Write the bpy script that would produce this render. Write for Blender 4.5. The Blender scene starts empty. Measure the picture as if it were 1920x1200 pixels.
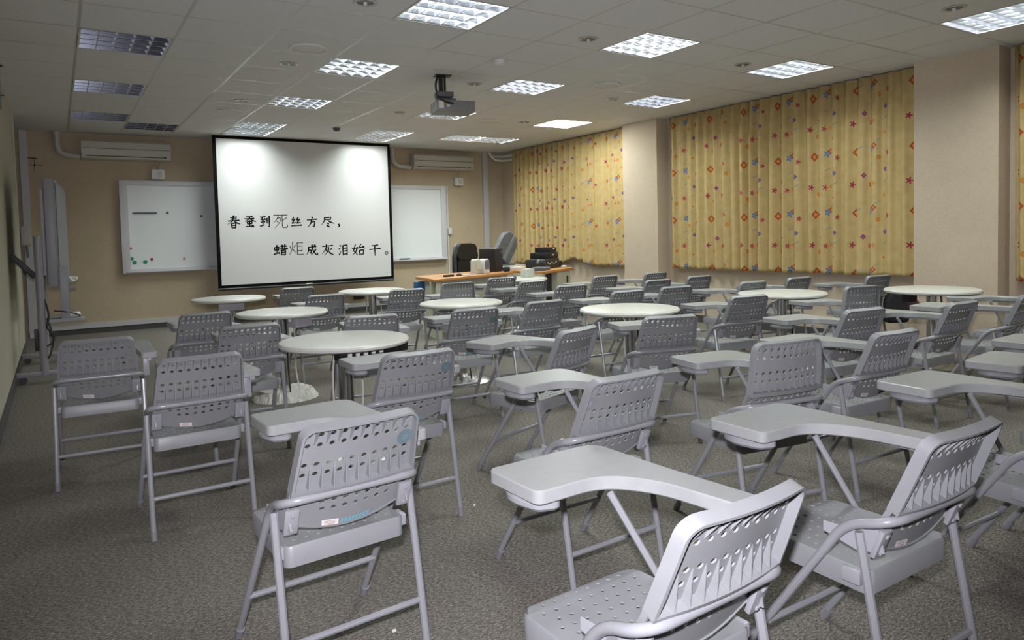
import bpy, bmesh, math, random
from mathutils import Vector, Matrix
random.seed(7)
C = bpy.context.scene.collection
SC = bpy.context.scene
PI = math.pi

# ------------------------------------------------------------------ camera, world, flash, exposure
YAW, PITCH, ROLL = 0.5774, 0.0462, -0.0244
CAM_H = 1.275
CEIL = 2.872
fw = Vector((math.sin(YAW)*math.cos(PITCH), math.cos(YAW)*math.cos(PITCH), -math.sin(PITCH)))
r0 = Vector((math.cos(YAW), -math.sin(YAW), 0)); u0 = r0.cross(fw)
cr, sr = math.cos(ROLL), math.sin(ROLL)
rr = cr*r0 + sr*u0; uu = -sr*r0 + cr*u0
cd = bpy.data.cameras.new('camera'); cam = bpy.data.objects.new('camera', cd); C.objects.link(cam)
M = Matrix.Identity(4)
for i in range(3):
    M[i][0] = rr[i]; M[i][1] = uu[i]; M[i][2] = -fw[i]
M[0][3], M[1][3], M[2][3] = 0, 0, CAM_H
cam.matrix_world = M
cd.sensor_width = 36; cd.lens = 1333.16/1920*36
cd.shift_x = (960-975.19)/1920; cd.shift_y = (501.27-600)/1920
cd.clip_start = 0.05; cd.clip_end = 60
SC.camera = cam
W = bpy.data.worlds.new('world'); SC.world = W; W.use_nodes = True
W.node_tree.nodes['Background'].inputs[0].default_value = (0.8, 0.85, 0.9, 1)
W.node_tree.nodes['Background'].inputs[1].default_value = 0.05
# the camera's own flash, a hand's width above the lens
fl = bpy.data.lights.new('camera_flash', 'SPOT'); fl.energy = 310; fl.shadow_soft_size = 0.025
fl.color = (0.93, 0.90, 1.0); fl.spot_size = math.radians(100); fl.spot_blend = 0.7
flo = bpy.data.objects.new('camera_flash', fl); C.objects.link(flo)
flo.matrix_world = Matrix.Translation(uu*0.12 - rr*0.03) @ M
LAMP_W = 23.0
SC.view_settings.view_transform = 'Standard'; SC.view_settings.look = 'None'
SC.view_settings.gamma = 1; SC.view_settings.use_curve_mapping = False
SC.view_settings.exposure = 0.42
SC.cycles.use_denoising = True
SC.cycles.max_bounces = 8; SC.cycles.diffuse_bounces = 4; SC.cycles.glossy_bounces = 3
SC.cycles.caustics_reflective = False; SC.cycles.caustics_refractive = False
SC.cycles.sample_clamp_indirect = 4

# ------------------------------------------------------------------ materials
def mat(name, col, rough=0.5, metal=0.0, spec=0.5, emit=None, estr=0.0):
    m = bpy.data.materials.new(name); m.use_nodes = True
    b = m.node_tree.nodes['Principled BSDF']
    b.inputs['Base Color'].default_value = (*col, 1); b.inputs['Roughness'].default_value = rough
    b.inputs['Metallic'].default_value = metal; b.inputs['Specular IOR Level'].default_value = spec
    if emit:
        b.inputs['Emission Color'].default_value = (*emit, 1); b.inputs['Emission Strength'].default_value = estr
    return m
class NT:
    """small helper to write node trees"""
    def __init__(s, m):
        s.t = m.node_tree; s.n = s.t.nodes; s.l = s.t.links; s.b = s.n['Principled BSDF']
    def node(s, typ, **kw):
        n = s.n.new(typ)
        for k, v in kw.items(): setattr(n, k, v)
        return n
    def put(s, sock, v):
        if isinstance(v, (int, float)): sock.default_value = v
        elif isinstance(v, tuple): sock.default_value = v if len(v) == 4 or sock.type == 'VECTOR' else (*v, 1)
        else: s.l.new(v, sock)
    def math(s, op, a, b=0.0, c=None):
        n = s.node('ShaderNodeMath', operation=op); s.put(n.inputs[0], a); s.put(n.inputs[1], b)
        if c is not None: s.put(n.inputs[2], c)
        return n.outputs[0]
    def mix(s, f, a, b):
        n = s.node('ShaderNodeMix', data_type='RGBA'); s.put(n.inputs[0], f); s.put(n.inputs[6], a); s.put(n.inputs[7], b)
        return n.outputs[2]
    def noise(s, scale, detail=2.0, vec=None, rough=0.5):
        n = s.node('ShaderNodeTexNoise'); n.inputs['Scale'].default_value = scale; n.inputs['Detail'].default_value = detail
        n.inputs['Roughness'].default_value = rough
        if vec is not None: s.l.new(vec, n.inputs['Vector'])
        return n.outputs['Fac']
    def coord(s, kind='Object'):
        return s.node('ShaderNodeTexCoord').outputs[kind]
    def ramp(s, f, stops):
        n = s.node('ShaderNodeValToRGB'); e = n.color_ramp.elements
        while len(e) < len(stops): e.new(0.5)
        for k, (p, c) in enumerate(stops):
            e[k].position = p; e[k].color = (*c, 1)
        s.put(n.inputs[0], f); return n.outputs[0]
    def bump(s, h, strength=0.3, dist=0.01):
        n = s.node('ShaderNodeBump'); n.inputs['Strength'].default_value = strength; n.inputs['Distance'].default_value = dist
        s.l.new(h, n.inputs['Height']); s.l.new(n.outputs[0], s.b.inputs['Normal'])
    def base(s, c): s.put(s.b.inputs['Base Color'], c)

def noisy(name, c1, c2, scale, rough=0.6, bump=0.0, detail=3.0, metal=0.0, spec=0.5, stretch=None):
    m = mat(name, c1, rough, metal, spec); t = NT(m); v = t.coord()
    if stretch:
        mp = t.node('ShaderNodeMapping'); mp.inputs['Scale'].default_value = stretch; t.l.new(v, mp.inputs['Vector']); v = mp.outputs[0]
    f = t.noise(scale, detail, v); t.base(t.ramp(f, [(0.3, c1), (0.7, c2)]))
    if bump: t.bump(f, bump, 0.004)
    return m

M_plastic = noisy('grey_moulded_plastic', (0.222, 0.228, 0.234), (0.245, 0.251, 0.257), 14, 0.42)
M_tube = mat('grey_painted_tube', (0.265, 0.27, 0.282), 0.28)
M_tablet = noisy('pale_grey_laminate', (0.295, 0.305, 0.30), (0.315, 0.325, 0.32), 30, 0.34)
M_bracket = mat('grey_painted_plate', (0.30, 0.30, 0.32), 0.35)
M_rubber = mat('dark_rubber', (0.05, 0.05, 0.055), 0.7)
M_foot = mat('grey_foot_cap', (0.21, 0.21, 0.225), 0.6)
M_label = mat('white_label_paper', (0.72, 0.68, 0.66), 0.6)
M_labelred = mat('label_print', (0.35, 0.22, 0.2), 0.6)
M_cyan = mat('cyan_print', (0.14, 0.38, 0.46), 0.5)
M_disc = mat('teal_disc_sticker', (0.13, 0.185, 0.205), 0.5)
M_disc2 = mat('teal_disc_sticker_ring', (0.165, 0.22, 0.24), 0.5)
M_discg = mat('grey_disc_sticker', (0.21, 0.21, 0.23), 0.5)
M_discg2 = mat('grey_disc_sticker_ring', (0.27, 0.27, 0.29), 0.5)
M_ttop = noisy('cream_table_laminate', (0.58, 0.58, 0.53), (0.61, 0.61, 0.56), 40, 0.32)
M_chrome = mat('chrome', (0.62, 0.62, 0.63), 0.16, 1.0)
M_steel = noisy('brushed_steel', (0.42, 0.41, 0.40), (0.5, 0.49, 0.47), 60, 0.3, metal=0.9)
M_wrap = noisy('crumpled_white_wrap', (0.5, 0.5, 0.45), (0.62, 0.61, 0.56), 22, 0.5, 0.6)
M_lilac = mat('lilac_grey_panel', (0.42, 0.41, 0.46), 0.5)
M_black = mat('black_plastic', (0.008, 0.008, 0.009), 0.5)
M_leather = noisy('black_leather', (0.006, 0.0065, 0.008), (0.012, 0.013, 0.016), 18, 0.38, 0.3)
M_cable = mat('cable_black', (0.015, 0.015, 0.016), 0.6)
M_cablew = mat('cable_white', (0.6, 0.58, 0.53), 0.5)
M_white = mat('white_plastic', (0.66, 0.66, 0.64), 0.4)
M_offw = mat('aged_white_plastic', (0.52, 0.50, 0.44), 0.45)
M_trim = mat('pale_grey_trim', (0.52, 0.52, 0.53), 0.45)
M_alu = mat('satin_aluminium', (0.55, 0.55, 0.57), 0.38, 0.6)
M_stand = mat('grey_stand_paint', (0.27, 0.265, 0.28), 0.4)
M_wbframe = mat('whiteboard_frame', (0.60, 0.60, 0.63), 0.4)
M_wb = mat('whiteboard_enamel', (0.80, 0.84, 0.85), 0.25)
M_screen = mat('projection_cloth', (0.585, 0.59, 0.585), 0.85, spec=0.2)
M_ink = mat('black_ink', (0.004, 0.004, 0.004), 0.9, spec=0.1)
M_orange = noisy('orange_wood_veneer', (0.46, 0.20, 0.055), (0.55, 0.27, 0.09), 9, 0.38, stretch=(1, 8, 8))
M_cream = mat('cream_desk_panel', (0.52, 0.52, 0.42), 0.5)
M_blue = mat('blue_card', (0.03, 0.12, 0.3), 0.5)
M_red = mat('red_magnet', (0.35, 0.02, 0.04), 0.4)
M_pink = mat('pink_magnet', (0.6, 0.2, 0.18), 0.4)
M_green = mat('green_magnet', (0.02, 0.27, 0.17), 0.4)
M_gmag = mat('grey_magnet', (0.08, 0.10, 0.11), 0.4)
M_hood = noisy('grey_hood', (0.11, 0.12, 0.135), (0.16, 0.17, 0.185), 12, 0.4)
M_dark = mat('dark_recess', (0.03, 0.03, 0.033), 0.8)
M_skirt = mat('dark_skirting', (0.06, 0.06, 0.058), 0.7)
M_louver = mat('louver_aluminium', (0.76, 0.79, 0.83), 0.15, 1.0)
M_louver0 = mat('louver_aluminium_unlit_shade', (0.055, 0.06, 0.07), 0.22, 1.0)  # same aluminium as the lit louvers, colour darkened to look unlit
M_reflect0 = mat('luminaire_reflector_unlit_shade', (0.05, 0.052, 0.058), 0.3, 1.0)  # lit reflector's metal with the missing lamp light put in as darker colour
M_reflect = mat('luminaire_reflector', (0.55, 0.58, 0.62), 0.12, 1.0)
M_tubeoff = mat('unlit_fluorescent_tube', (0.75, 0.75, 0.73), 0.35)
M_tubeon = mat('lit_fluorescent_tube', (0.9, 0.9, 0.9), 0.4, emit=(0.95, 1.0, 0.97), estr=9.0)
M_panelon = mat('lit_diffuser', (0.9, 0.9, 0.9), 0.4, emit=(0.97, 1.0, 0.98), estr=5.0)
M_bag = mat('black_fabric', (0.015, 0.015, 0.018), 0.8)
M_redcloth = mat('dark_red_cloth', (0.09, 0.035, 0.035), 0.8)
M_yellow = mat('yellow_green_marker', (0.45, 0.6, 0.1), 0.4)
M_led = mat('small_lit_led', (0.7, 0.9, 0.4), 0.4, emit=(0.8, 1.0, 0.4), estr=1.5)

def carpet():
    m = mat('grey_brown_carpet', (0.1, 0.09, 0.08), 0.95, spec=0.15); t = NT(m); v = t.coord()
    mp = t.node('ShaderNodeMapping'); mp.inputs['Scale'].default_value = (1.0, 2.3, 1.0); mp.inputs['Rotation'].default_value = (0, 0, 0.55)
    t.l.new(v, mp.inputs['Vector'])
    a = t.noise(62, 4, mp.outputs[0], 0.7); b = t.noise(260, 2, v); c = t.noise(1.6, 3, v)
    f = t.math('ADD', t.math('MULTIPLY', a, 0.62), t.math('MULTIPLY', b, 0.38))
    col = t.ramp(f, [(0.37, (0.045, 0.040, 0.034)), (0.46, (0.14, 0.127, 0.110)), (0.54, (0.25, 0.228, 0.198)), (0.64, (0.50, 0.455, 0.405))])
    col = t.mix(t.math('MULTIPLY', c, 0.3), col, (0.13, 0.135, 0.112, 1))
    t.base(col); t.bump(f, 0.9, 0.008); return m
M_carpet = carpet()
def wallpaper(name, c1, c2):
    m = mat(name, c1, 0.85, spec=0.2); t = NT(m); v = t.coord()
    a = t.noise(55, 4, v, 0.7); b = t.noise(3.0, 2, v)
    f = t.math('ADD', t.math('MULTIPLY', a, 0.7), t.math('MULTIPLY', b, 0.3))
    t.base(t.ramp(f, [(0.35, c1), (0.65, c2)])); t.bump(a, 0.35, 0.004); return m
M_wall = wallpaper('beige_wallpaper', (0.46, 0.38, 0.262), (0.55, 0.455, 0.325))
M_wallR = wallpaper('pink_beige_wallpaper', (0.52, 0.43, 0.32), (0.60, 0.505, 0.385))
M_wallL = wallpaper('pale_cream_wallpaper', (0.45, 0.43, 0.34), (0.51, 0.49, 0.40))
GX0, GY0, G = 0.2105, 4.265, 0.64
def ceiling_mat():
    m = mat('mineral_fibre_ceiling_tile', (0.4, 0.4, 0.4), 0.9, spec=0.2); t = NT(m); v = t.coord()
    s = t.node('ShaderNodeSeparateXYZ'); t.l.new(v, s.inputs[0])
    def line(o, off):
        f = t.math('FRACT', t.math('DIVIDE', t.math('SUBTRACT', o, off-20*G), G))
        d = t.math('ABSOLUTE', t.math('SUBTRACT', f, 0.5))
        return t.math('GREATER_THAN', d, 0.5-0.0115/G)
    ln = t.math('MAXIMUM', line(s.outputs[0], GX0), line(s.outputs[1], GY0))
    a = t.noise(150, 2, v, 0.6); sp = t.noise(420, 1, v)
    tile = t.ramp(t.math('ADD', t.math('MULTIPLY', a, 0.6), t.math('MULTIPLY', sp, 0.4)), [(0.36, (0.62, 0.61, 0.595)), (0.5, (0.70, 0.69, 0.675)), (0.64, (0.75, 0.74, 0.725))])
    t.base(t.mix(ln, tile, (0.46, 0.46, 0.45, 1)))
    t.put(t.b.inputs['Roughness'], t.math('SUBTRACT', 0.9, t.math('MULTIPLY', ln, 0.62)))
    t.put(t.b.inputs['Specular IOR Level'], t.math('ADD', 0.2, t.math('MULTIPLY', ln, 0.5)))
    t.bump(t.math('ADD', a, ln), 0.2, 0.004); return m
M_ceil = ceiling_mat()

def curtain_mat():
    m = mat('printed_yellow_curtain', (0.6, 0.45, 0.2), 0.85, spec=0.15); t = NT(m)
    uv = t.coord('UV'); s = t.node('ShaderNodeSeparateXYZ'); t.l.new(uv, s.inputs[0]); U, V = s.outputs[0], s.outputs[1]
    PU, PV = 0.80, 0.66
    # slow wander so that the printed rows do not look ruled
    def wrap(x, c, P):
        f = t.math('FRACT', t.math('ADD', t.math('DIVIDE', t.math('SUBTRACT', x, c), P), 20.5))
        return t.math('MULTIPLY', t.math('SUBTRACT', f, 0.5), P)
    nz = t.noise(9, 2, uv)
    col = t.ramp(nz, [(0.3, (0.50, 0.375, 0.165)), (0.7, (0.585, 0.45, 0.212))])
    def motif(cu, cv, kind, r, c1, c2):
        nonlocal col
        du, dv = wrap(U, cu, PU), wrap(V, cv, PV)
        if kind == 'diamond':
            d = t.math('ADD', t.math('ABSOLUTE', du), t.math('ABSOLUTE', dv))
            o = t.math('LESS_THAN', d, r*1.3); i = t.math('LESS_THAN', d, r*0.65)
        elif kind == 'ring':
            d = t.math('SQRT', t.math('ADD', t.math('MULTIPLY', du, du), t.math('MULTIPLY', dv, dv)))
            o = t.math('LESS_THAN', d, r); i = t.math('LESS_THAN', d, r*0.45)
        elif kind == 'flower':
            d = t.math('SQRT', t.math('ADD', t.math('MULTIPLY', du, du), t.math('MULTIPLY', dv, dv)))
            ang = t.math('ARCTAN2', dv, du)
            rad = t.math('ADD', 0.72*r, t.math('MULTIPLY', t.math('COSINE', t.math('MULTIPLY', ang, 5.0)), 0.34*r))
            o = t.math('LESS_THAN', d, rad); i = t.math('LESS_THAN', d, r*0.25)
        else:  # short stalk, slanting
            k = t.math('ABSOLUTE', t.math('SUBTRACT', dv, t.math('MULTIPLY', du, 0.45)))
            o = t.math('MULTIPLY', t.math('LESS_THAN', k, 0.0045), t.math('LESS_THAN', t.math('ABSOLUTE', du), r)); i = 0.0
        col = t.mix(o, col, (*c1, 1))
        if kind != 'stalk': col = t.mix(i, col, (*c2, 1))
    red, org, yel, blu, pur, cri = (0.42, 0.09, 0.04), (0.58, 0.22, 0.035), (0.62, 0.33, 0.05), (0.10, 0.20, 0.42), (0.20, 0.09, 0.22), (0.36, 0.045, 0.075)
    motif(0.19, 0.13, 'stalk', 0.035, (0.17, 0.27, 0.36), yel); motif(0.44, 0.20, 'stalk', 0.03, (0.25, 0.33, 0.3), yel)
    motif(0.55, 0.44, 'stalk', 0.03, (0.17, 0.27, 0.36), yel); motif(0.36, 0.60, 'stalk', 0.03, (0.17, 0.25, 0.38), yel)
    motif(0.10, 0.10, 'diamond', 0.041, red, yel)
    motif(0.245, 0.50, 'diamond', 0.024, (0.38, 0.05, 0.12), (0.16, 0.15, 0.36))
    motif(0.05, 0.41, 'flower', 0.036, cri, (0.3, 0.03, 0.05))
    motif(0.36, 0.12, 'flower', 0.042, blu, (0.3, 0.35, 0.5)); motif(0.405, 0.15, 'diamond', 0.026, red, yel)
    motif(0.15, 0.33, 'ring', 0.027, org, (0.52, 0.28, 0.08))
    motif(0.33, 0.40, 'flower', 0.034, (0.44, 0.08, 0.08), (0.4, 0.05, 0.06)); motif(0.40, 0.41, 'flower', 0.026, org, yel)
    motif(0.52, 0.28, 'ring', 0.017, yel, red); motif(0.54, 0.55, 'diamond', 0.022, pur, blu)
    motif(0.46, 0.02, 'ring', 0.024, org, yel); motif(0.58, 0.06, 'flower', 0.03, cri, red)
    t.base(col); t.bump(t.noise(300, 1, uv), 0.15, 0.002)
    return m
M_curtain = curtain_mat()

# ------------------------------------------------------------------ mesh building
class MB:
    def __init__(s): s.v = []; s.f = []; s.mi = []; s.uv = None
    def add(s, vs, fs, k=0):
        o = len(s.v); s.v += [tuple(p) for p in vs]; s.f += [tuple(i+o for i in f) for f in fs]; s.mi += [k]*len(fs)
    def box(s, c, d, k=0, rot=None, bev=0.0):
        x, y, z = d[0]/2, d[1]/2, d[2]/2
        if bev <= 0:
            vs = [Vector(p) for p in ((-x,-y,-z),(x,-y,-z),(x,y,-z),(-x,y,-z),(-x,-y,z),(x,-y,z),(x,y,z),(-x,y,z))]
            fs = [(3,2,1,0),(4,5,6,7),(0,1,5,4),(1,2,6,5),(2,3,7,6),(3,0,4,7)]
        else:
            bm = bmesh.new(); bmesh.ops.create_cube(bm, size=1)
            bmesh.ops.scale(bm, vec=(2*x, 2*y, 2*z), verts=bm.verts)
            bmesh.ops.bevel(bm, geom=list(bm.edges), offset=min(bev, x*.95, y*.95, z*.95), segments=2, profile=0.6, affect='EDGES')
            bm.verts.index_update(); vs = [v.co.copy() for v in bm.verts]; fs = [[v.index for v in f.verts] for f in bm.faces]; bm.free()
        if rot is not None: vs = [rot @ v for v in vs]
        cc = Vector(c); s.add([v+cc for v in vs], fs, k); return s
    def tube(s, pts, r, n=10, k=0, caps=True):
        pts = [Vector(p) for p in pts]; N = len(pts)
        rs = r if isinstance(r, (list, tuple)) else [r]*N
        t0 = (pts[1]-pts[0]).normalized(); a = Vector((0,0,1)) if abs(t0.z) < .9 else Vector((1,0,0))
        nrm = (a - t0*a.dot(t0)).normalized(); vs = []; fs = []
        for i in range(N):
            if i == 0: t = t0
            elif i == N-1: t = (pts[-1]-pts[-2]).normalized()
            else: t = ((pts[i+1]-pts[i]).normalized() + (pts[i]-pts[i-1]).normalized()).normalized()
            nrm = (nrm - t*nrm.dot(t)).normalized(); b = t.cross(nrm)
            for j in range(n):
                an = 2*PI*j/n; vs.append(pts[i] + (nrm*math.cos(an) + b*math.sin(an))*rs[i])
        for i in range(N-1):
            for j in range(n):
                a_, b_ = i*n+j, i*n+(j+1) % n; fs.append((a_, b_, b_+n, a_+n))
        if caps: fs += [tuple(range(n))[::-1], tuple((N-1)*n+j for j in range(n))]
        s.add(vs, fs, k); return s
    def lathe(s, prof, n=32, c=(0,0,0), k=0):
        vs = []; fs = []; P = len(prof)
        for j in range(n):
            a = 2*PI*j/n
            for (r, z) in prof: vs.append((c[0]+r*math.cos(a), c[1]+r*math.sin(a), c[2]+z))
        for j in range(n):
            for i in range(P-1):
                a_ = j*P+i; b_ = ((j+1) % n)*P+i; fs.append((a_, b_, b_+1, a_+1))
        s.add(vs, fs, k); return s
    def prism(s, poly, z0, z1, bev=0.0, k=0, xf=None):
        """poly in xy (ccw), raised from z0 to z1, with bevelled rims"""
        n = len(poly); ins = inset(poly, bev) if bev else poly
        rings = [(ins, z0), (poly, z0+bev), (poly, z1-bev), (ins, z1)] if bev else [(poly, z0), (poly, z1)]
        vs = [Vector((p[0], p[1], z)) for ring, z in rings for p in ring]
        if xf: vs = [xf(v) for v in vs]
        fs = [tuple(range(n))[::-1], tuple((len(rings)-1)*n+i for i in range(n))]
        for q in range(len(rings)-1):
            for i in range(n):
                j = (i+1) % n; fs.append((q*n+i, q*n+j, (q+1)*n+j, (q+1)*n+i))
        s.add(vs, fs, k); return s
    def build(s, name, mats, parent=None, smooth=0.6, link=True):
        me = bpy.data.meshes.new(name); me.from_pydata(s.v, [], s.f)
        if not isinstance(mats, (list, tuple)): mats = [mats]
        for m in mats: me.materials.append(m)
        if len(mats) > 1: me.polygons.foreach_set('material_index', s.mi)
        bm = bmesh.new(); bm.from_mesh(me); bmesh.ops.recalc_face_normals(bm, faces=bm.faces); bm.to_mesh(me); bm.free()
        if smooth:
            me.shade_smooth(); me.set_sharp_from_angle(angle=smooth)
        me.update()
        o = bpy.data.objects.new(name, me); C.objects.link(o)
        if parent: o.parent = parent
        return o
def inset(poly, d):
    n = len(poly); out = []
    for i in range(n):
        a, b, c = Vector(poly[i-1]), Vector(poly[i]), Vector(poly[(i+1) % n])
        e1, e2 = (b-a).normalized(), (c-b).normalized()
        n1, n2 = Vector((-e1.y, e1.x)), Vector((-e2.y, e2.x)); m = n1+n2
        m = m/max(m.length_squared, 0.3)*2 if m.length > 1e-6 else n1
        out.append(tuple(b + m*d))
    return out
def fillet(pts, rad, seg=6):
    """round the inner corners of a 3-D or 2-D polyline"""
    pts = [Vector(p) for p in pts]; rads = rad if isinstance(rad, (list, tuple)) else [rad]*len(pts); out = [pts[0]]
    for i in range(1, len(pts)-1):
        a, b, c = pts[i-1], pts[i], pts[i+1]; d1, d2 = (a-b), (c-b)
        l = min(rads[i], d1.length*.49, d2.length*.49); p, q = b+d1.normalized()*l, b+d2.normalized()*l
        for k in range(seg+1):
            t = k/seg; out.append(p*(1-t)**2 + b*2*t*(1-t) + q*t*t)
    out.append(pts[-1]); return out
def round_poly(poly, rads, seg=5):
    n = len(poly); out = []
    for i in range(n):
        a, b, c = Vector(poly[i-1]), Vector(poly[i]), Vector(poly[(i+1) % n]); d1, d2 = a-b, c-b
        l = min(rads[i], d1.length*.49, d2.length*.49); p, q = b+d1.normalized()*l, b+d2.normalized()*l
        for k in range(seg+1):
            t = k/seg; v = p*(1-t)**2 + b*2*t*(1-t) + q*t*t; out.append((v.x, v.y))
    return out
def circle(r, n, c=(0,0)): return [(c[0]+r*math.cos(2*PI*i/n), c[1]+r*math.sin(2*PI*i/n)) for i in range(n)]

def tag(o, label=None, cat=None, group=None, kind=None):
    for k, v in (('label', label), ('category', cat), ('group', group), ('kind', kind)):
        if v: o[k] = v
    return o
def empty(name, loc, rz=0.0):
    o = bpy.data.objects.new(name, None); C.objects.link(o); o.location = loc; o.rotation_euler = (0, 0, rz); o.empty_display_size = 0.1
    return o
KIDS = {}
def copy_tree(o, parent=None):
    c = o.copy(); C.objects.link(c); c.parent = parent
    for ch in list(o.children): copy_tree(ch, c)
    return c
def struct(o): o['kind'] = 'structure'; return o

# ------------------------------------------------------------------ the room
XL, XR, YF, YB = -0.37, 7.42, 11.97, -1.6
LIT = {(3,0),(3,3),(3,6),(3,9),(3,10),(6,0),(6,3),(6,6),(6,9),(6,10),(9,-3),(9,0),(9,3),(9,9),(8,9),(3,-3),(6,-3),(9,-6)}  # last three are out of view, added to light the near rows
OFF = {(0,3),(0,6),(0,9),(1,10),(0,0)}
PANEL = {(9,6)}
struct(MB().box(((XL+XR)/2, (YF+YB)/2, -0.05), (XR-XL+0.6, YF-YB+0.6, 0.1)).build('floor', M_carpet, smooth=0))
cm = MB()
nx0, nx1 = -2, 13; ny0, ny1 = -11, 14
for i in range(nx0, nx1):
    for j in range(ny0, ny1):
        if (i, j) in LIT or (i, j) in OFF or (i, j) in PANEL: continue
        x0, x1 = max(GX0+G*i, XL-.05), min(GX0+G*(i+1), XR+.05); y0, y1 = max(GY0+G*j, YB-.05), min(GY0+G*(j+1), YF+.05)
        if x1 <= x0 or y1 <= y0: continue
        cm.add([(x0,y0,CEIL),(x0,y1,CEIL),(x1,y1,CEIL),(x1,y0,CEIL)], [(0,1,2,3)])
ce = struct(cm.build('ceiling', M_ceil, smooth=0))
H = CEIL+0.25
struct(MB().box(((XL+XR)/2, YF+.05, H/2), (XR-XL+0.6, 0.1, H)).build('wall_front', M_wall, smooth=0))
struct(MB().box((XR+.05, (YF+YB)/2, H/2), (0.1, YF-YB, H)).build('wall_right', M_wallR, smooth=0))
struct(MB().box(((XL+XR)/2, YB-.05, H/2), (XR-XL+0.6, 0.1, H)).build('wall_back', M_wallR, smooth=0))
LE = 10.55   # the left wall's finish stops short of the front corner, where a dark gap shows
struct(MB().box((XL-.05, (LE+YB)/2, H/2), (0.1, LE-YB, H)).build('wall_left', M_wallL, smooth=0))
struct(MB().box((XL-.14, (LE+YF)/2, H/2), (0.1, YF-LE+.1, H)).build('wall_recess', M_dark, smooth=0))
struct(MB().box((XL-.03, LE+.02, H/2), (0.08, 0.035, H)).build('trim_left', M_trim, smooth=0))
struct(MB().box((XL+.055, YF-.012, CEIL/2), (0.085, 0.03, CEIL)).build('trim_front', M_trim, smooth=0))
struct(MB().box(((XL+XR)/2+.05, YF-.012, 0.115), (XR-XL-.1, 0.028, 0.075)).build('trim_rail', M_trim, smooth=0))
struct(MB().box(((XL+XR)/2, YF-.006, 0.038), (XR-XL, 0.02, 0.076)).build('baseboard_front', M_skirt, smooth=0))
struct(MB().box((XL+.006, (LE+YB)/2, 0.05), (0.016, LE-YB, 0.1)).build('baseboard_left', M_skirt, smooth=0))
struct(MB().box((XR-.006, (YF+YB)/2, 0.05), (0.016, YF-YB, 0.1)).build('baseboard_right', M_skirt, smooth=0))
struct(MB().box(((7.19+XR)/2, (7.42+8.14)/2, H/2), (XR-7.19, .72, H)).build('wall_pillar', M_wallR, smooth=0))
struct(MB().box(((7.19+XR)/2, (3.05+3.81)/2, H/2), (XR-7.19, .76, H)).build('wall_pillar.001', M_wallR, smooth=0))

# curtains
def curtain(y0, y1, label, seed, lift=None):
    rnd = random.Random(seed); n = int((y1-y0)/0.012); X0 = 7.325
    ph = 0; path = []; u = 0; py = None
    ks = [rnd.uniform(.85, 1.2) for _ in range(200)]
    for i in range(n+1):
        y = y1-(y1-y0)*i/n; w = y*2*PI/0.155
        a = 0.042*(0.80+0.35*math.sin(y*1.9+seed))
        sn = math.sin(w + 1.1*math.sin(y*2.3+seed)); x = X0 + a*math.copysign(abs(sn)**.65, sn) + 0.006*math.sin(2.3*w+seed)
        if py is not None: u += math.hypot(x-px, y-py)
        px, py = x, y; path.append((x, y, u))
    zs = [0.0, .02, .06, .2, .5, .8, 1.0]; vs = []; fs = []; uvs = []
    ztop = CEIL-0.012
    for i, (x, y, u) in enumerate(path):
        zb = 0.745 + (lift(y) if lift else 0) + 0.006*math.sin(y*23)
        for q, t in enumerate(zs):
            z = zb + (ztop-zb)*t
            # folds tighten under the heading tape, loosen and sway lower down
            k = 1.0 if t < .85 else 1.0-.45*(t-.85)/.15
            sway = (1-t)*0.022*math.sin(y*3.7+seed*2)
            if lift and lift(y) > 0: sway -= lift(y)*0.35*(1-t)
            vs.append((X0+(x-X0)*k+sway*0.6, y+(1-t)*0.025*math.sin(y*5.1+seed), z)); uvs.append((u*1.0, z))
    Z = len(zs)
    for i in range(len(path)-1):
        for q in range(Z-1): a = i*Z+q; fs.append((a, a+Z, a+Z+1, a+1))
    m = MB(); m.add(vs, fs); o = m.build('curtain', M_curtain, smooth=3.0)
    me = o.data; ul = me.uv_layers.new(name='UVMap')
    for lp in me.loops: ul.data[lp.index].uv = uvs[lp.vertex_index]
    sm = o.modifiers.new('cloth_thickness', 'SOLIDIFY'); sm.thickness = 0.003; sm.offset = 0
    return tag(o, label, 'curtain', 'printed curtains along the right wall')
curtain(8.17, 11.38, 'yellow printed curtain by the front corner, hem hitched up over the side desk', 1, lambda y: 0.11*max(0, 1-abs(y-9.55)/.38)**0.8)
curtain(3.88, 7.30, 'wide yellow printed curtain between the two wall pillars', 4)
curtain(-0.4, 2.99, 'yellow printed curtain cut by the right edge of the photo', 9)

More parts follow.
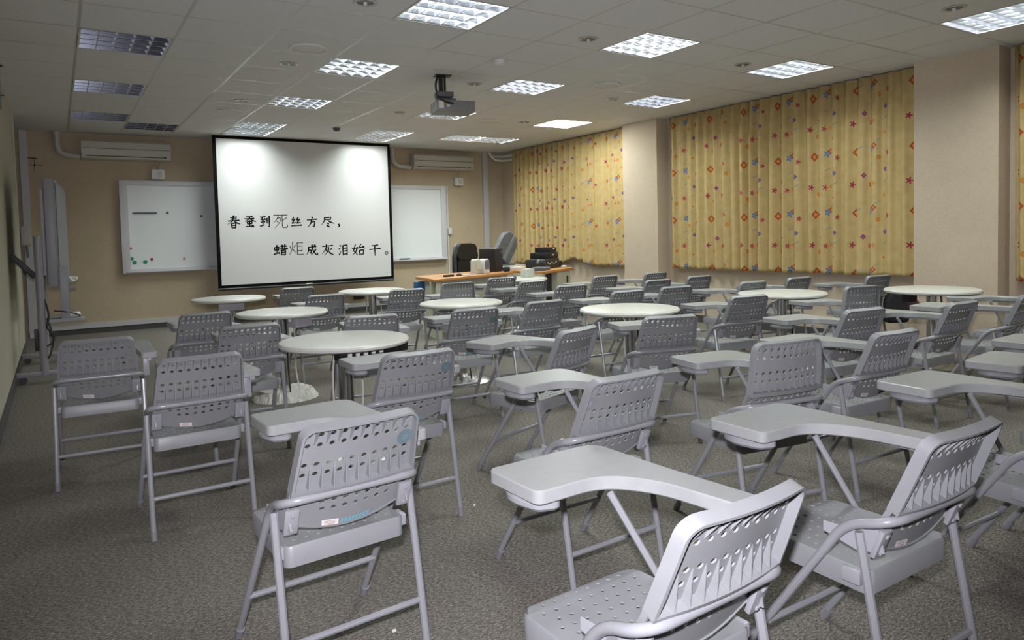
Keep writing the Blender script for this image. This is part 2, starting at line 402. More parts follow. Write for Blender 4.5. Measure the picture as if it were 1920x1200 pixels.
# ------------------------------------------------------------------ ceiling fittings
def luminaire(col, row):
    x, y = GX0+G*(col+.5), GY0+G*(row+.5)
    lit = (col, row) in LIT or (col, row) in PANEL; h = G/2-.012
    root = empty('ceiling_light', (x, y, CEIL))
    m = MB()   # open housing with sloped reflector
    for sx, sy in ((1,0),(-1,0),(0,1),(0,-1)):
        d = (0.012, 2*h+.024, .10) if sx else (2*h+.024, 0.012, .10); m.box((sx*(h+.004), sy*(h+.004), .05), d)
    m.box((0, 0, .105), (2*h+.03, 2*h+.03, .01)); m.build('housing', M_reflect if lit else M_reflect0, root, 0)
    if (col, row) in PANEL:
        MB().box((0, 0, .006), (2*h, 2*h, .012)).build('diffuser', M_panelon, root, 0)
        MB().box((0, 0, .03), (2*h, 2*h, .03)).build('back_plate', M_white, root, 0)
    else:
        for k in range(4):
            yy = (k-1.5)*2*h/4
            MB().tube([(-h+.02, yy, .07), (h-.02, yy, .07)], .013, 8).build('tube', M_tubeon if lit else M_tubeoff, root)
        m = MB()
        for k in range(5):      # long lamellae, wedge shaped
            yy = (k-2)*2*h/4; yy = max(-h+.008, min(h-.008, yy))
            m.add([(-h,yy-.009,.045),(-h,yy+.009,.045),(-h,yy,.0),(h,yy-.009,.045),(h,yy+.009,.045),(h,yy,.0)], [(0,1,4,3),(1,2,5,4),(2,0,3,5)])
        for k in range(6):
            xx = (k-2.5)*2*h/5; xx = max(-h+.004, min(h-.004, xx))
            m.add([(xx-.004,-h,.045),(xx+.004,-h,.045),(xx,-h,.004),(xx-.004,h,.045),(xx+.004,h,.045),(xx,h,.004)], [(0,1,4,3),(1,2,5,4),(2,0,3,5)])
        for k in range(1, 5):
            xx = (k-2.5)*2*h/5; m.box((xx, 0, .003), (.004 if lit else .007, 2*h, .003), 1)
        for k in range(1, 4):
            m.box((0, (k-2)*2*h/4, .002), (2*h, .003, .003), 1)
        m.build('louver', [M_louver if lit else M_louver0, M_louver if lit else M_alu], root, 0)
        fr = MB()
        for sx, sy in ((1,0),(-1,0),(0,1),(0,-1)):
            d = (0.014, 2*h+.02, .006) if sx else (2*h+.02, 0.014, .006); fr.box((sx*h, sy*h, .002), d)
        fr.build('frame', M_white, root, 0)
    if lit:
        L = bpy.data.lights.new('lamp_light', 'AREA'); L.shape = 'SQUARE'; L.size = 2*h-.05
        L.energy = LAMP_W if (col, row) not in PANEL else LAMP_W*1.2; L.color = (0.93, 1.0, 0.965)
        lo = bpy.data.objects.new('lamp_light', L); C.objects.link(lo); lo.parent = root; lo.location = (0, 0, .052 if (col, row) not in PANEL else -.004)
    return root
names = {(0,3):'unlit louvred ceiling light at upper left, nearest of its row', (0,6):'unlit louvred ceiling light second in the far-left row',
 (0,9):'small unlit louvred ceiling light third in the far-left row', (1,10):'unlit louvred ceiling light above the left air conditioner',
 (3,0):'large louvred ceiling light at top centre of the photo', (3,3):'louvred ceiling light directly behind the big top-centre one',
 (3,6):'louvred ceiling light third in the row leading to the screen', (3,9):'louvred ceiling light in front of the screen, left pair, nearer half',
 (3,10):'louvred ceiling light touching the screen top, left pair, farther half', (6,0):'bright louvred ceiling light right of centre, large, above the projector row',
 (6,3):'bright louvred ceiling light just right of the ceiling projector', (6,6):'louvred ceiling light just under the hanging projector in view',
 (6,9):'louvred ceiling light by the screen top right corner, nearer half of pair', (6,10):'louvred ceiling light by the screen top right corner, farther half of pair',
 (9,-3):'blown-out louvred ceiling light cut by the top right corner', (9,0):'bright louvred ceiling light above the wide middle curtain',
 (9,3):'bright louvred ceiling light above the pillar between curtains', (9,6):'fully white glowing ceiling panel without louvre near the first curtain',
 (9,9):'small louvred ceiling light nearest the front right corner', (8,9):'small louvred ceiling light above the right air conditioner',
 (3,-3):'unseen louvred ceiling light overhead on the left, added to light the near rows', (6,-3):'unseen louvred ceiling light overhead in the centre, added to light the near rows',
 (9,-6):'unseen louvred ceiling light overhead by the right edge, added to light the near rows', (0,0):'unlit louvred ceiling light overhead at far left'}
for k in sorted(LIT | OFF | PANEL):
    if k in ((3,-3),(6,-3),(9,-6),(0,0)) and False: continue
    tag(luminaire(*k), names[k], 'ceiling light', 'square ceiling lights')
M_lampdark = mat('downlight_inner', (0.09, 0.085, 0.075), 0.3, 0.5)
def downlight(x, y):
    root = empty('downlight', (x, y, CEIL))
    MB().lathe([(.060,.0), (.080,-.001), (.083,-.006), (.074,-.009), (.062,-.005), (.055,.0)], 24).build('ring', M_alu, root)
    MB().lathe([(.0,-.002), (.045,-.0025), (.060,-.004)], 24).build('reflector', M_lampdark, root)
    MB().lathe([(.0,-.026), (.010,-.024), (.014,-.016), (.014,-.002)], 12).build('bulb', M_white, root)
    return root
for (x, y), lb in zip([(1.84,6.58),(1.845,8.52),(1.83,4.65),(3.77,6.58),(3.765,8.52),(3.755,4.65),(5.69,6.6),(5.67,4.65),(5.65,2.7),(5.67,8.5)],
    ['round recessed downlight left of the second louvred light, beside the ceiling speaker', 'round recessed downlight above the left whiteboard, third from camera',
     'round recessed downlight cut by the top edge, left of the big light', 'round recessed downlight just right of the projector mount',
     'small round recessed downlight left of the projector body', 'round recessed downlight at top centre right of the smoke alarm',
     'round recessed downlight left of the light above the pillar', 'round recessed downlight beside the light above the wide curtain',
     'round recessed downlight by the top right corner light', 'small round recessed downlight left of the white glowing panel']):
    tag(downlight(x, y), lb, 'downlight', 'recessed downlights in the ceiling')
M_spkrim = mat('speaker_rim', (0.72, 0.70, 0.68), 0.5)
def speaker(x, y):
    root = empty('ceiling_speaker', (x, y, CEIL))
    MB().lathe([(.12,.0), (.155,-.001), (.158,-.008), (.15,-.013), (.135,-.012)], 32).build('rim', M_spkrim, root)
    MB().lathe([(.0,-.022), (.07,-.019), (.12,-.012), (.138,-.008)], 32).build('grille', M_ceilsp, root)
    return root
M_ceilsp = noisy('speaker_grille', (0.62, 0.59, 0.58), (0.70, 0.67, 0.65), 300, 0.7)
for (x, y), lb in zip([(1.84,5.98),(1.87,9.27),(5.08,5.99),(5.12,8.59)], ['round flush ceiling speaker above the screen side at upper left', 'round flush ceiling speaker above the left whiteboard',
        'round flush ceiling speaker between the bright lights right of centre', 'small round flush ceiling speaker farthest right, near the glowing panel']):
    tag(speaker(x, y), lb, 'speaker', 'round ceiling speakers')
def alarm(x, y, lb, r, m):
    o = MB().lathe([(.0,-.05), (r*.5,-.048), (r*.8,-.036), (r*.92,-.018), (r,-.008), (r,.0)], 24).build('smoke_alarm', m); o.location = (x, y, CEIL)
    tag(o, lb, 'smoke alarm', 'smoke alarms on the ceiling')
alarm(3.476, 5.60, 'small white domed smoke alarm on the ceiling above the projector', .062, M_white)
alarm(3.466, 10.08, 'small dark smoke alarm on the ceiling in front of the screen', .055, M_gmag)

# ceiling projector
pr = tag(empty('projector', (3.28, 6.40, CEIL), -0.25), 'grey ceiling projector hanging from a short black mount', 'projector')
MB().tube([(0,0,0),(0,0,-.17)], .022, 10).tube([(.04,0,0),(.04,0,-.17)], .012, 8).box((.02,0,-.004),(.16,.12,.008)).build('mount_pole', M_black, pr)
MB().box((.03,.0,-.19),(.17,.13,.05), bev=.008).box((.05,.02,-.235),(.20,.06,.03)).build('mount_plate', mat('mount_grey', (.11,.11,.115), .5), pr)
b = MB().box((.13,.06,-.305),(.40,.30,.105), bev=.014).build('body', noisy('projector_grey', (.20,.20,.20), (.24,.24,.24), 90, .45), pr)
MB().lathe([(.0,.0),(.035,.0),(.042,.012),(.042,.03)], 20).build('lens', M_black, pr).matrix_local = Matrix.Translation((.22,.225,-.30)) @ Matrix.Rotation(-PI/2, 4, 'X')
v = MB()
for k in range(6): v.box((.335,-.02+k*.03,-.30),(.004,.014,.06))
v.build('vent', M_dark, pr)
MB().box((-.02,-.092,-.30),(.05,.006,.07)).box((.05,-.092,-.31),(.03,.006,.02)).build('socket_panel', M_white, pr)
MB().box((.02,-.096,-.295),(.03,.006,.03)).build('plug', mat('yellow_plug', (.3,.25,.05), .5), pr)
MB().tube(fillet([(-.03,0,-.005),(-.06,-.02,-.10),(-.05,-.06,-.22),(0,-.10,-.27),(.1,-.10,-.29)], .08), .010, 8).build('cable', M_cable, pr)

# ------------------------------------------------------------------ front wall: whiteboard, screen, air conditioners
wb = tag(empty('whiteboard', (3.48, YF, 0)), 'long white wall board behind the projector screen, with magnets at its left end', 'whiteboard')
x0, x1, z0, z1 = .81-3.48, 6.15-3.48, .84, 2.21
MB().box((0,-.035,(z0+z1)/2),(x1-x0-.1,.03,z1-z0-.1)).build('panel', M_wb, wb, 0)
MB().box((0,-.035,z1-.035),(x1-x0,.07,.07), bev=.008).build('top_rail', M_wbframe, wb)
MB().box((0,-.035,z0+.03),(x1-x0,.07,.06), bev=.008).build('bottom_rail', M_wbframe, wb)
for x in (x0+.05, x1-.06): MB().box((x,-.035,(z0+z1)/2),(.11,.076,z1-z0+.004), bev=.012).build('side_rail', M_wbframe, wb)
MB().box((0,-.085,z0+.02),(x1-x0-.1,.06,.018), bev=.004).build('pen_tray', M_wbframe, wb)
for k, (x, z, m, lb, r) in enumerate([(.921,1.208,M_red,'dark red magnet alone near the left frame of the whiteboard',.020),(1.195,1.04,M_red,'dark red magnet right of the green magnets on the whiteboard',.020),
    (1.638,1.031,M_pink,'pinkish red magnet nearest the screen on the whiteboard',.018),(.929,1.058,M_green,'green magnet in the whiteboard lower left corner, upper of two',.028),
    (.968,1.002,M_green,'green magnet in the whiteboard lower left corner, lower of two',.028),(1.108,1.004,M_green,'green magnet beside the red one low on the whiteboard',.028),
    (1.433,1.731,M_gmag,'small grey magnet right of the grey bar on the whiteboard',.019),(1.906,1.68,M_gmag,'small dark grey magnet high beside the screen edge',.019)]):
    o = MB().lathe([(.0,.012),(r*.7,.012),(r,.008),(r,.0)], 16).build('magnet', m); o.matrix_world = Matrix.Translation((x, YF-.05, z)) @ Matrix.Rotation(PI/2, 4, 'X')
    tag(o, lb, 'magnet', 'magnets on the whiteboard')
o = MB().box((1.13,YF-.056,1.727),(.32,.012,.026), rot=None, bev=.004).build('magnetic_bar', M_gmag); tag(o, 'thin grey magnetic bar stuck high on the whiteboard', 'magnetic bar')
o = MB().box((5.26,YF-.095,.886),(.20,.035,.028), bev=.008).build('board_eraser', mat('eraser_grey', (.16,.17,.18), .6)); tag(o, 'grey board eraser on the pen tray right of the screen', 'eraser')

sc = tag(empty('projector_screen', (3.435, 11.42, 0)), 'large pull-down projector screen with black border and two lines of Chinese verse', 'projector screen')
a0, a1, s0, s1 = 2.02-3.435, 4.85-3.435, .555, CEIL-.004
MB().box((0, .012, (s0+s1)/2), (a1-a0, .004, s1-s0)).build('border', M_ink, sc, 0)
MB().box((0, .006, (s0+s1)/2+.008), (a1-a0-.10, .004, s1-s0-.105)).build('cloth', M_screen, sc, 0)
MB().tube([(a0+.01, .012, s0), (a1-.01, .012, s0)], .018, 10).build('weight_bar', M_black, sc)
MB().box((-.05, -.008, s0+.015), (.10, .02, .02), bev=.004).build('pull_tab', M_white, sc)
# brush characters: every stroke is a polyline on a 100 x 100 square with three widths
GL = {
'chun': ['h 28,82 72,86','h 30,70 68,73','h 12,57 88,62','p 50,98 47,75 35,52 8,32','n 52,60 68,44 94,34','v 36,40 37,4','z 36,40 63,42 62,4','h 38,24 62,25','h 38,7 62,8'],
'can': ['h 25,90 72,93','h 12,73 84,77','p 50,92 45,72 12,50','n 50,74 70,60 98,50','v 32,50 34,28','z 32,50 67,52 65,30','h 34,31 65,33','v 49,60 49,8','h 20,8 74,14','d 66,24 80,6'],
'dao': ['h 8,88 56,92','z 32,88 16,66 50,70','d 44,80 56,64','h 12,46 52,50','v 32,66 32,14','t 6,12 56,24','v 70,80 70,36','v 90,97 90,6 80,14'],
'si3': ['s 4,92 96,92','q 36,92 26,66 6,40','q 26,70 50,70 40,38 8,2','s 22,52 34,42','q 90,74 62,54','s 60,92 60,12 64,5 88,5 94,9 94,24'],
'si': ['z 30,96 14,66 40,70','z 42,80 12,34 46,41','z 66,96 52,66 76,70','z 82,80 52,34 86,43','h 6,8 96,15'],
'fang': ['d 46,98 57,84','h 6,68 96,76','z 42,50 74,54 66,8 54,18','p 46,74 38,40 8,2'],
'jin': ['z 28,90 72,95 70,70','h 30,72 70,75','p 28,92 26,60 4,22','n 48,70 66,50 98,34','d 44,40 58,29','d 38,20 62,2'],
'comma': ['d 30,90 60,60','p 66,66 60,36 20,4'],
'la': ['v 8,72 9,46','z 8,72 38,75 36,48','h 10,49 37,51','v 24,94 24,18','t 2,10 42,24','d 34,32 43,14','h 50,80 94,84','v 62,96 63,62','v 80,98 79,62','h 44,58 100,62','v 56,46 57,2','z 56,46 84,49 82,2','h 58,26 82,28','h 58,5 82,7'],
'ju': ['s 8,68 14,48','q 44,74 33,54','q 26,98 24,52 2,2','s 26,46 42,22','s 54,90 96,90','s 56,90 56,6','s 56,66 88,66 88,32','s 56,34 88,34','s 56,6 98,6'],
'cheng': ['h 18,74 84,80','p 22,74 20,40 4,8','z 24,48 44,50 40,20 30,28','v 50,98 56,50 76,14 94,4 94,24','p 80,58 64,30 36,4','d 66,98 79,86'],
'hui': ['h 10,82 92,89','p 42,98 36,60 4,10','d 38,56 45,36','p 82,62 66,44','p 56,76 54,40 24,2','n 56,42 70,20 98,4'],
'lei': ['d 10,92 22,78','d 2,64 14,52','t 4,6 26,40','v 42,86 42,2','z 42,86 84,90 84,2','h 44,62 82,64','h 44,38 82,40','h 44,11 82,13'],
'shi': ['z 28,94 12,40 42,6','p 40,70 30,34 2,2','h 2,57 48,64','z 70,96 52,64 90,70','d 80,82 95,58','v 56,42 58,4','z 56,42 88,45 84,6','h 58,9 85,11'],
'gan': ['h 24,85 78,90','h 4,54 98,61','v 50,86 50,2'],
'stop': []}
WD = {'h':(5,4,6.5),'v':(6.5,5.5,3.5),'p':(7,5.5,1),'n':(2,7,2.5),'d':(2,8,5),'t':(6.5,4,1),'z':(4.5,6,3.5),'s':(2.9,2.7,3.2),'q':(3.3,2.9,1.6)}
BB = {'chun':(2.169,2.385,1.467,1.672),'can':(2.41,2.608,1.482,1.663),'dao':(2.652,2.818,1.478,1.662),'si3':(2.86,3.092,1.462,1.689),'si':(3.126,3.313,1.486,1.643),'fang':(3.378,3.562,1.464,1.645),'jin':(3.609,3.842,1.471,1.639),'comma':(3.877,3.939,1.459,1.532),'la':(2.846,3.068,1.038,1.211),'ju':(3.085,3.322,1.029,1.252),'cheng':(3.353,3.553,1.016,1.198),'hui':(3.6,3.814,1.01,1.191),'lei':(3.891,4.062,0.999,1.192),'shi':(4.115,4.348,0.991,1.192),'gan':(4.411,4.623,0.972,1.177),'stop':(4.688,4.763,0.987,1.044)}
SMOOTH = set('pnq')
def glyph(key):
    m = MB(); bx0, bx1, bz0, bz1 = BB[key]; sx, sz = (bx1-bx0)/100, (bz1-bz0)/100; lw = 0.0019 if key != 'comma' else .0022
    if key == 'stop':
        cx, cz = (bx0+bx1)/2-3.435, (bz0+bz1)/2; n = 20; vs = []
        for i in range(n):
            a = 2*PI*i/n
            for r in (.031, .018): vs += [(cx+r*math.cos(a), .0025, cz+r*math.sin(a))]
        m.add(vs, [(2*i, 2*((i+1) % n), 2*((i+1) % n)+1, 2*i+1) for i in range(n)]); return m
    for q, st in enumerate(GL[key]):
        t, rest = st.split(' ', 1); pts = [Vector((float(a.split(',')[0])*sx, float(a.split(',')[1])*sz)) for a in rest.split()]
        if len(pts) > 2 and t in SMOOTH:
            pp = []
            for i in range(len(pts)-1):
                p0, p1, p2, p3 = pts[max(i-1,0)], pts[i], pts[i+1], pts[min(i+2,len(pts)-1)]
                for k in range(5):
                    u = k/5; pp.append(0.5*((2*p1)+(p2-p0)*u+(2*p0-5*p1+4*p2-p3)*u*u+(3*p1-p0-3*p2+p3)*u**3))
            pts = pp+[pts[-1]]
        elif len(pts) == 2: pts = [pts[0].lerp(pts[1], k/4) for k in range(5)]
        else:
            pp = []
            for i in range(len(pts)-1): pp += [pts[i].lerp(pts[i+1], k/3) for k in range(3)]
            pts = pp+[pts[-1]]
        n = len(pts); w0, w1, w2 = WD[t]; vs = []; y = .0035-.00012*q
        for i, p in enumerate(pts):
            f = i/(n-1); w = (w0+(w1-w0)*f*2 if f < .5 else w1+(w2-w1)*(f-.5)*2)*lw*1.02
            d1 = (pts[min(i+1,n-1)]-p); d0 = (p-pts[max(i-1,0)])
            d = ((d1.normalized() if d1.length > 1e-9 else d0.normalized()) + (d0.normalized() if d0.length > 1e-9 else d1.normalized()))
            d = d.normalized() if d.length > 1e-6 else Vector((1,0)); nn = Vector((-d.y, d.x))
            for s_ in (1,-1):
                c = p+nn*w*s_; vs.append((bx0-3.435+c.x, y, bz0+c.y))
        e0 = pts[0]-(pts[1]-pts[0]).normalized()*w0*lw*.4; e1 = pts[-1]+(pts[-1]-pts[-2]).normalized()*w2*lw*.4
        vs += [(bx0-3.435+e0.x, y, bz0+e0.y), (bx0-3.435+e1.x, y, bz0+e1.y)]
        fs = [(2*i, 2*i+2, 2*i+3, 2*i+1) for i in range(n-1)] + [(0, 1, 2*n), (2*n-1, 2*n-2, 2*n+1)]
        m.add(vs, fs)
    return m
for key in BB: glyph(key).build('character', M_ink, sc, 0)

def aircon(x0, x1, z0, z1, lb):
    w = x1-x0; root = tag(empty('air_conditioner', ((x0+x1)/2, YF, 0)), lb, 'air conditioner', 'split air conditioners on the front wall')
    prof = [(0,z1),(-.15,z1),(-.185,z1-.03),(-.20,z0+.10),(-.17,z0+.02),(-.12,z0),(0,z0)]
    m = MB(); n = len(prof)
    for sx in (-1, 1): m.add([(sx*w/2, p[0], p[1]) for p in prof], [tuple(range(n))])
    vs = [(sx*w/2, p[0], p[1]) for sx in (-1, 1) for p in prof]
    m.add(vs, [(i, (i+1) % n, n+(i+1) % n, n+i) for i in range(n)]); m.build('casing', M_offw, root, .5)
    MB().box((0,-.203,z0+.155),(w*.97,.008,.006)).build('seam', M_gmag, root, 0)
    MB().box((-.02,-.186,z0+.048),(w*.86,.012,.008), rot=None).build('air_outlet', M_dark, root, 0)
    MB().box((w*.43,-.19,z0+.05),(.035,.01,.018)).build('sensor_window', M_black, root, 0)
    return root
aircon(.36, 1.50, 2.49, 2.77, 'wide cream air conditioner above the left whiteboard end')
aircon(5.46, 6.68, 2.50, 2.775, 'cream air conditioner above the right whiteboard end, right of the screen')
for xa, xb, lb in ((.08,.352,'curved white pipe duct from ceiling to the left air conditioner'),(5.10,5.452,'curved white pipe duct from ceiling to the right air conditioner')):
    p = fillet([(xa,YF-.06,CEIL),(xa,YF-.06,2.56),(xb,YF-.06,2.535)], [0,.24,0], 8)
    m = MB()
    m.tube(p, .042, 10); m.tube([(xa-.012,YF-.06,CEIL-.02),(xa-.012,YF-.06,CEIL-.045)], .05, 10)
    tag(m.build('pipe_duct', M_offw), lb, 'pipe', 'pipe ducts of the air conditioners')
for x, z, w, h_, lb in ((1.33,2.305,.18,.145,'white switch box with cables under the left air conditioner'),(6.42,2.30,.17,.15,'small white switch box under the right air conditioner')):
    root = tag(empty('switch_box', (x, YF, z)), lb, 'switch box', 'switch boxes under the air conditioners')
    MB().box((0,-.045,0),(w,.09,h_), bev=.008).build('casing', M_white, root); MB().box((.02,-.092,0),(w*.35,.006,h_*.6)).build('cover', M_offw, root, 0)
    MB().tube(fillet([(.03,-.04,h_/2),(.035,-.04,h_/2+.05),(.06,-.03,h_/2+.10)], .04), .008, 8).build('cable', M_cablew, root)
    if x < 2: MB().tube(fillet([(-.05,-.04,h_/2),(-.055,-.04,h_/2+.03),(-.03,-.02,h_/2+.05)], .04), .007, 8).build('cable', M_cablew, root)
o = MB().box((7.02,YF-.03,CEIL/2),(.11,.06,CEIL), bev=.006).build('cable_trunking', M_trim); tag(o, 'tall white cable trunking on the front wall right of the air conditioner', 'trunking')
cdt = tag(empty('conduit', (6.19, YF, 0)), 'thin white vertical conduit with a switch beside the whiteboard right edge', 'conduit')
MB().box((0,-.012,1.35),(.028,.022,1.72)).build('channel', M_white, cdt, 0); MB().box((.03,-.03,1.37),(.075,.05,.12), bev=.008).build('switch', M_white, cdt)
for k, z in enumerate((2.80, 2.72)):
    pth = fillet([(7.12-.07*k,YF-.06-.07*k,CEIL),(7.16,YF-.07-.07*k,z),(7.30,YF-.2-.07*k,z-.02),(7.33,YF-.55,z-.02)], .1, 6)
    tag(MB().tube(pth, .022, 8).build('pipe', M_white), ['upper white pipe curving into the corner above the first curtain','lower white pipe curving into the corner above the first curtain'][k], 'pipe', 'pipes in the front right corner')
sk = tag(empty('wall_socket', (4.405, YF, .257)), 'black power socket low on the front wall under the middle table', 'socket')
MB().box((0,-.03,0),(.18,.06,.085), bev=.006).build('casing', M_black, sk); MB().tube(fillet([(.14,-.02,.03),(.15,-.03,-.06),(.12,-.03,-.2)], .05), .006, 6).build('cable', M_cable, sk)
# cable bracket and hook at the left
cb = tag(empty('wall_cable', (-.24, YF, 2.5)), 'thin black cable and star-shaped wall hook high in the left corner', 'cable')
MB().tube([(-.1,-.015,.30),(-.105,-.015,.03),(-.10,-.02,.0),(.06,-.02,-.01),(.075,-.02,-.012)], .007, 6).build('cable', M_cable, cb)
MB().tube([(-.05,-.02,-.10),(.14,-.02,-.105)], .003, 6).tube([(.045,-.02,-.02),(.043,-.02,-.19)], .003, 6).lathe([(.0,.0),(.012,.0),(.012,.02),(.0,.02)], 10, (.045,-.03,-.112)).build('hook', M_black, cb)
jb = tag(empty('junction_box', (-.335, YF-.047, 1.42)), 'white junction box on the wall behind the mobile board stand', 'junction box')
MB().box((0,-.02,0),(.12,.08,.26), bev=.008).build('casing', M_offw, jb); MB().tube([(.0,.0,-.13),(.01,.0,-.3)], .012, 6).build('cable', M_gmag, jb)
ws = tag(empty('wall_fitting', (-.33, 6.62, 2.52)), 'dark fitting with bright glints cut by the left edge, high on the left wall', 'wall fitting')
MB().box((-.0,0,0),(.07,.24,.40), bev=.02).build('body', M_gmag, ws); MB().lathe([(.0,.02),(.03,.016),(.04,.0)], 14, (.02,.05,-.1)).build('knob', M_chrome, ws); MB().lathe([(.0,.02),(.03,.016),(.04,.0)], 14, (.02,.05,.12)).build('knob', M_chrome, ws)

# mobile interactive board stand by the left wall
st = tag(empty('mobile_board_stand', (-.14, 8.02, 0)), 'tall grey mobile board on a wheeled stand, seen edge-on by the left wall', 'board stand')
rz = -0.065; R = Matrix.Rotation(rz, 3, 'Z')
m = MB(); m.box(R @ Vector((.105,.72,1.40)), (.10,1.44,1.01), rot=R, bev=.008); m.build('board', mat('board_grey', (.20,.20,.215), .45), st)
m = MB(); m.box(R @ Vector((.105,-.004,1.40)), (.075,.03,1.02), rot=R, bev=.006); m.box(R @ Vector((.048,-.004,1.40)), (.022,.04,.80), rot=R); m.build('end_frame', mat('board_edge', (.26,.255,.27), .45), st)
m = MB(); m.box(R @ Vector((.162,.72,1.40)), (.006,1.36,.93), rot=R); m.build('surface', mat('board_face', (.21,.21,.22), .4), st)
for y, z1 in ((-.03,1.36),(1.32,1.36)):
    MB().tube([(0,y,.06),(0,y,z1)], .034, 12).tube([(0,y,z1),(0,y,z1+.006)], .036, 12).build('pole', M_stand, st)
    f = MB().box((.05,y,.085),(.56,.045,.05), bev=.008).build('foot_bar', M_stand, st)
    for x in (-.17,.27):
        cst = MB().tube([(x-.0,y-.018,.035),(x,y+.018,.035)], .035, 12).build('caster', M_rubber, f)
MB().tube([(0,-.03,.32),(0,1.32,.32)], .016, 8).build('cross_bar', M_stand, st)
MB().box((.19,.02,.83),(.07,.07,.50), bev=.004).build('tray_post', mat('tray_grey', (.28,.28,.30), .45), st)
tr = MB().prism(round_poly([(.05,-.05),(.32,-.03),(.35,.10),(.30,.30),(.05,.30)], [.01,.03,.03,.03,.01]), .55, .585, .004).build('tray', mat('tray_top', (.30,.30,.32), .45), st)
MB().prism(round_poly([(.17,.0),(.30,.02),(.32,.12),(.19,.14)], [.03]*4), .586, .635, .015).build('handset', M_white, tr)
MB().tube(fillet([(.10,.0,.66),(.16,-.02,.655),(.25,.0,.63),(.31,.03,.60),(.30,.08,.59)], .06), .006, 6).build('cable', M_cable, tr)
MB().tube(fillet([(.03,-.04,.78),(.06,-.05,.62),(.03,-.05,.50),(.10,-.05,.44),(.07,-.05,.36),(.03,-.05,.34)], .06), .008, 6).tube(fillet([(.04,-.04,.60),(.09,-.05,.40),(.05,-.05,.25),(.03,-.04,.22)], .06), .007, 6).build('cable', M_cable, st)
MB().box((-.05,-.03,.40),(.03,.06,.20), bev=.006).build('power_brick', M_black, st)
MB().box((-.12,.0,1.09),(.27,.04,.05), rot=Matrix.Rotation(0.86, 3, 'Y'), bev=.006).build('strap', M_black, st)
o = MB()
rnd = random.Random(3)
bm = bmesh.new(); bmesh.ops.create_icosphere(bm, subdivisions=2, radius=.075)
for vv in bm.verts: vv.co *= rnd.uniform(.6,1.1); vv.co.z *= .7
bm.verts.index_update(); o.add([x.co+Vector((.125,9.50,.893)) for x in bm.verts], [[x.index for x in f.verts] for f in bm.faces]); bm.free()
o = o.build('crumpled_paper', M_wrap, smooth=0); tag(o, 'crumpled white paper on the far end of the mobile board', 'paper')
o = MB().box((.10,9.50,.80),(.14,.10,.03), bev=.005).build('paper_ledge', M_stand, st); o.location = (.14, -8.02, 0)

# ------------------------------------------------------------------ teacher's desks and what stands on them
dk = tag(empty('teacher_desk', (4.5, 8.4, 0)), 'long teacher desk with orange wood top and cream panels', 'desk')
def loc(p): return (p[0]-4.5, p[1]-8.4)
top = [loc(p) for p in ((3.84,7.84),(5.40,8.45),(5.28,9.12),(3.98,8.68))]
MB().prism(round_poly(top, [.04,.02,.02,.04]), .715, .755, .006).build('desk_top', M_orange, dk)
u = Vector((1.52,.59)).normalized(); nrm = Vector((-u.y, u.x))
def pan(a, b, t, z0, z1, name, m, off=.03):
    A, B = Vector(loc(a))+nrm*off, Vector(loc(b))+nrm*off
    poly = [tuple(A), tuple(B), tuple(B+nrm*t), tuple(A+nrm*t)]
    return MB().prism(poly, z0, z1).build(name, m, dk, 0)
pan((3.90,7.863),(5.30,8.407),.025,.30,.715,'front_panel',M_cream,.10)
MB().prism([loc(p) for p in ((3.90,7.89),(3.98,7.92),(4.08,8.42),(4.00,8.42))], 0, .715).build('side_panel', M_cream, dk, 0)
pan((5.16,8.352),(5.30,8.407),.55,.0,.715,'side_panel',M_cream,.04)
MB().lathe([(.0,.012),(.012,.01),(.014,.0)], 10).build('lock', M_black, dk).matrix_local = Matrix.Translation((-.50,-.49,.665)) @ Matrix.Rotation(PI/2, 4, 'X')
sd = tag(empty('side_desk', (5.9, 8.6, 0)), 'side desk with orange edge and cream panels by the first curtain', 'desk')
def loc2(p): return (p[0]-5.9, p[1]-8.6)
top = [loc2(p) for p in ((5.67,8.09),(6.62,8.67),(6.24,9.29),(5.56,8.86))]
MB().prism(round_poly(top, [.02]*4), .715, .755, .006).build('desk_top', M_orange, sd)
u = Vector((1.13,.71)).normalized(); nrm = Vector((-u.y, u.x))
def pan2(a, b, t, z0, z1, name, m, off=.03):
    A, B = Vector(loc2(a))+nrm*off, Vector(loc2(b))+nrm*off
    return MB().prism([tuple(A), tuple(B), tuple(B+nrm*t), tuple(A+nrm*t)], z0, z1).build(name, m, sd, 0)
pan2((6.10,8.346),(6.56,8.635),.5,.0,.715,'cabinet',M_cream,.02)
pan2((5.69,8.10),(5.74,8.13),.5,.0,.715,'side_panel',M_cream,.02)
pan2((5.74,8.13),(6.08,8.335),.03,.0,.715,'kneehole_shade',M_black,.10)  # black sheet filling the kneehole, painted shade of the open space
pan2((6.42,8.547),(6.46,8.572),.01,.52,.64,'handle',M_black,.012)
# small things on the desks
def onx(name, bm, m, label, cat, group=None, **k): return tag(bm.build(name, m, **k), label, cat, group)
DT = .755
ch = tag(empty('office_chair', (5.47, 9.98, 0), 0.35), 'black leather office chair behind the teacher desk', 'office chair')
prof = [(-.27,.52,.0),(-.285,.75,.02),(-.27,.95,.0),(-.22,1.10,-.02),(-.17,1.155,-.03),(.17,1.155,-.03),(.22,1.10,-.02),(.27,.95,.0),(.285,.75,.02),(.27,.52,.0)]
bm = MB(); n = len(prof)
pol = [(p[0], p[1]) for p in prof]
bm.prism([(-x, y) for x, y in pol], -.05, .05, .03, xf=lambda v: Vector((v.x, v.z+.06*(v.y-.5), v.y))); bm.build('backrest', M_leather, ch)
bm = MB(); bm.prism(round_poly([(-.22,.92),(.22,.92),(.19,1.12),(-.19,1.12)][::-1], [.05]*4), .03, .085, .025, xf=lambda v: Vector((v.x, -v.z+.06*(v.y-.5), v.y))); bm.build('head_cushion', M_leather, ch)
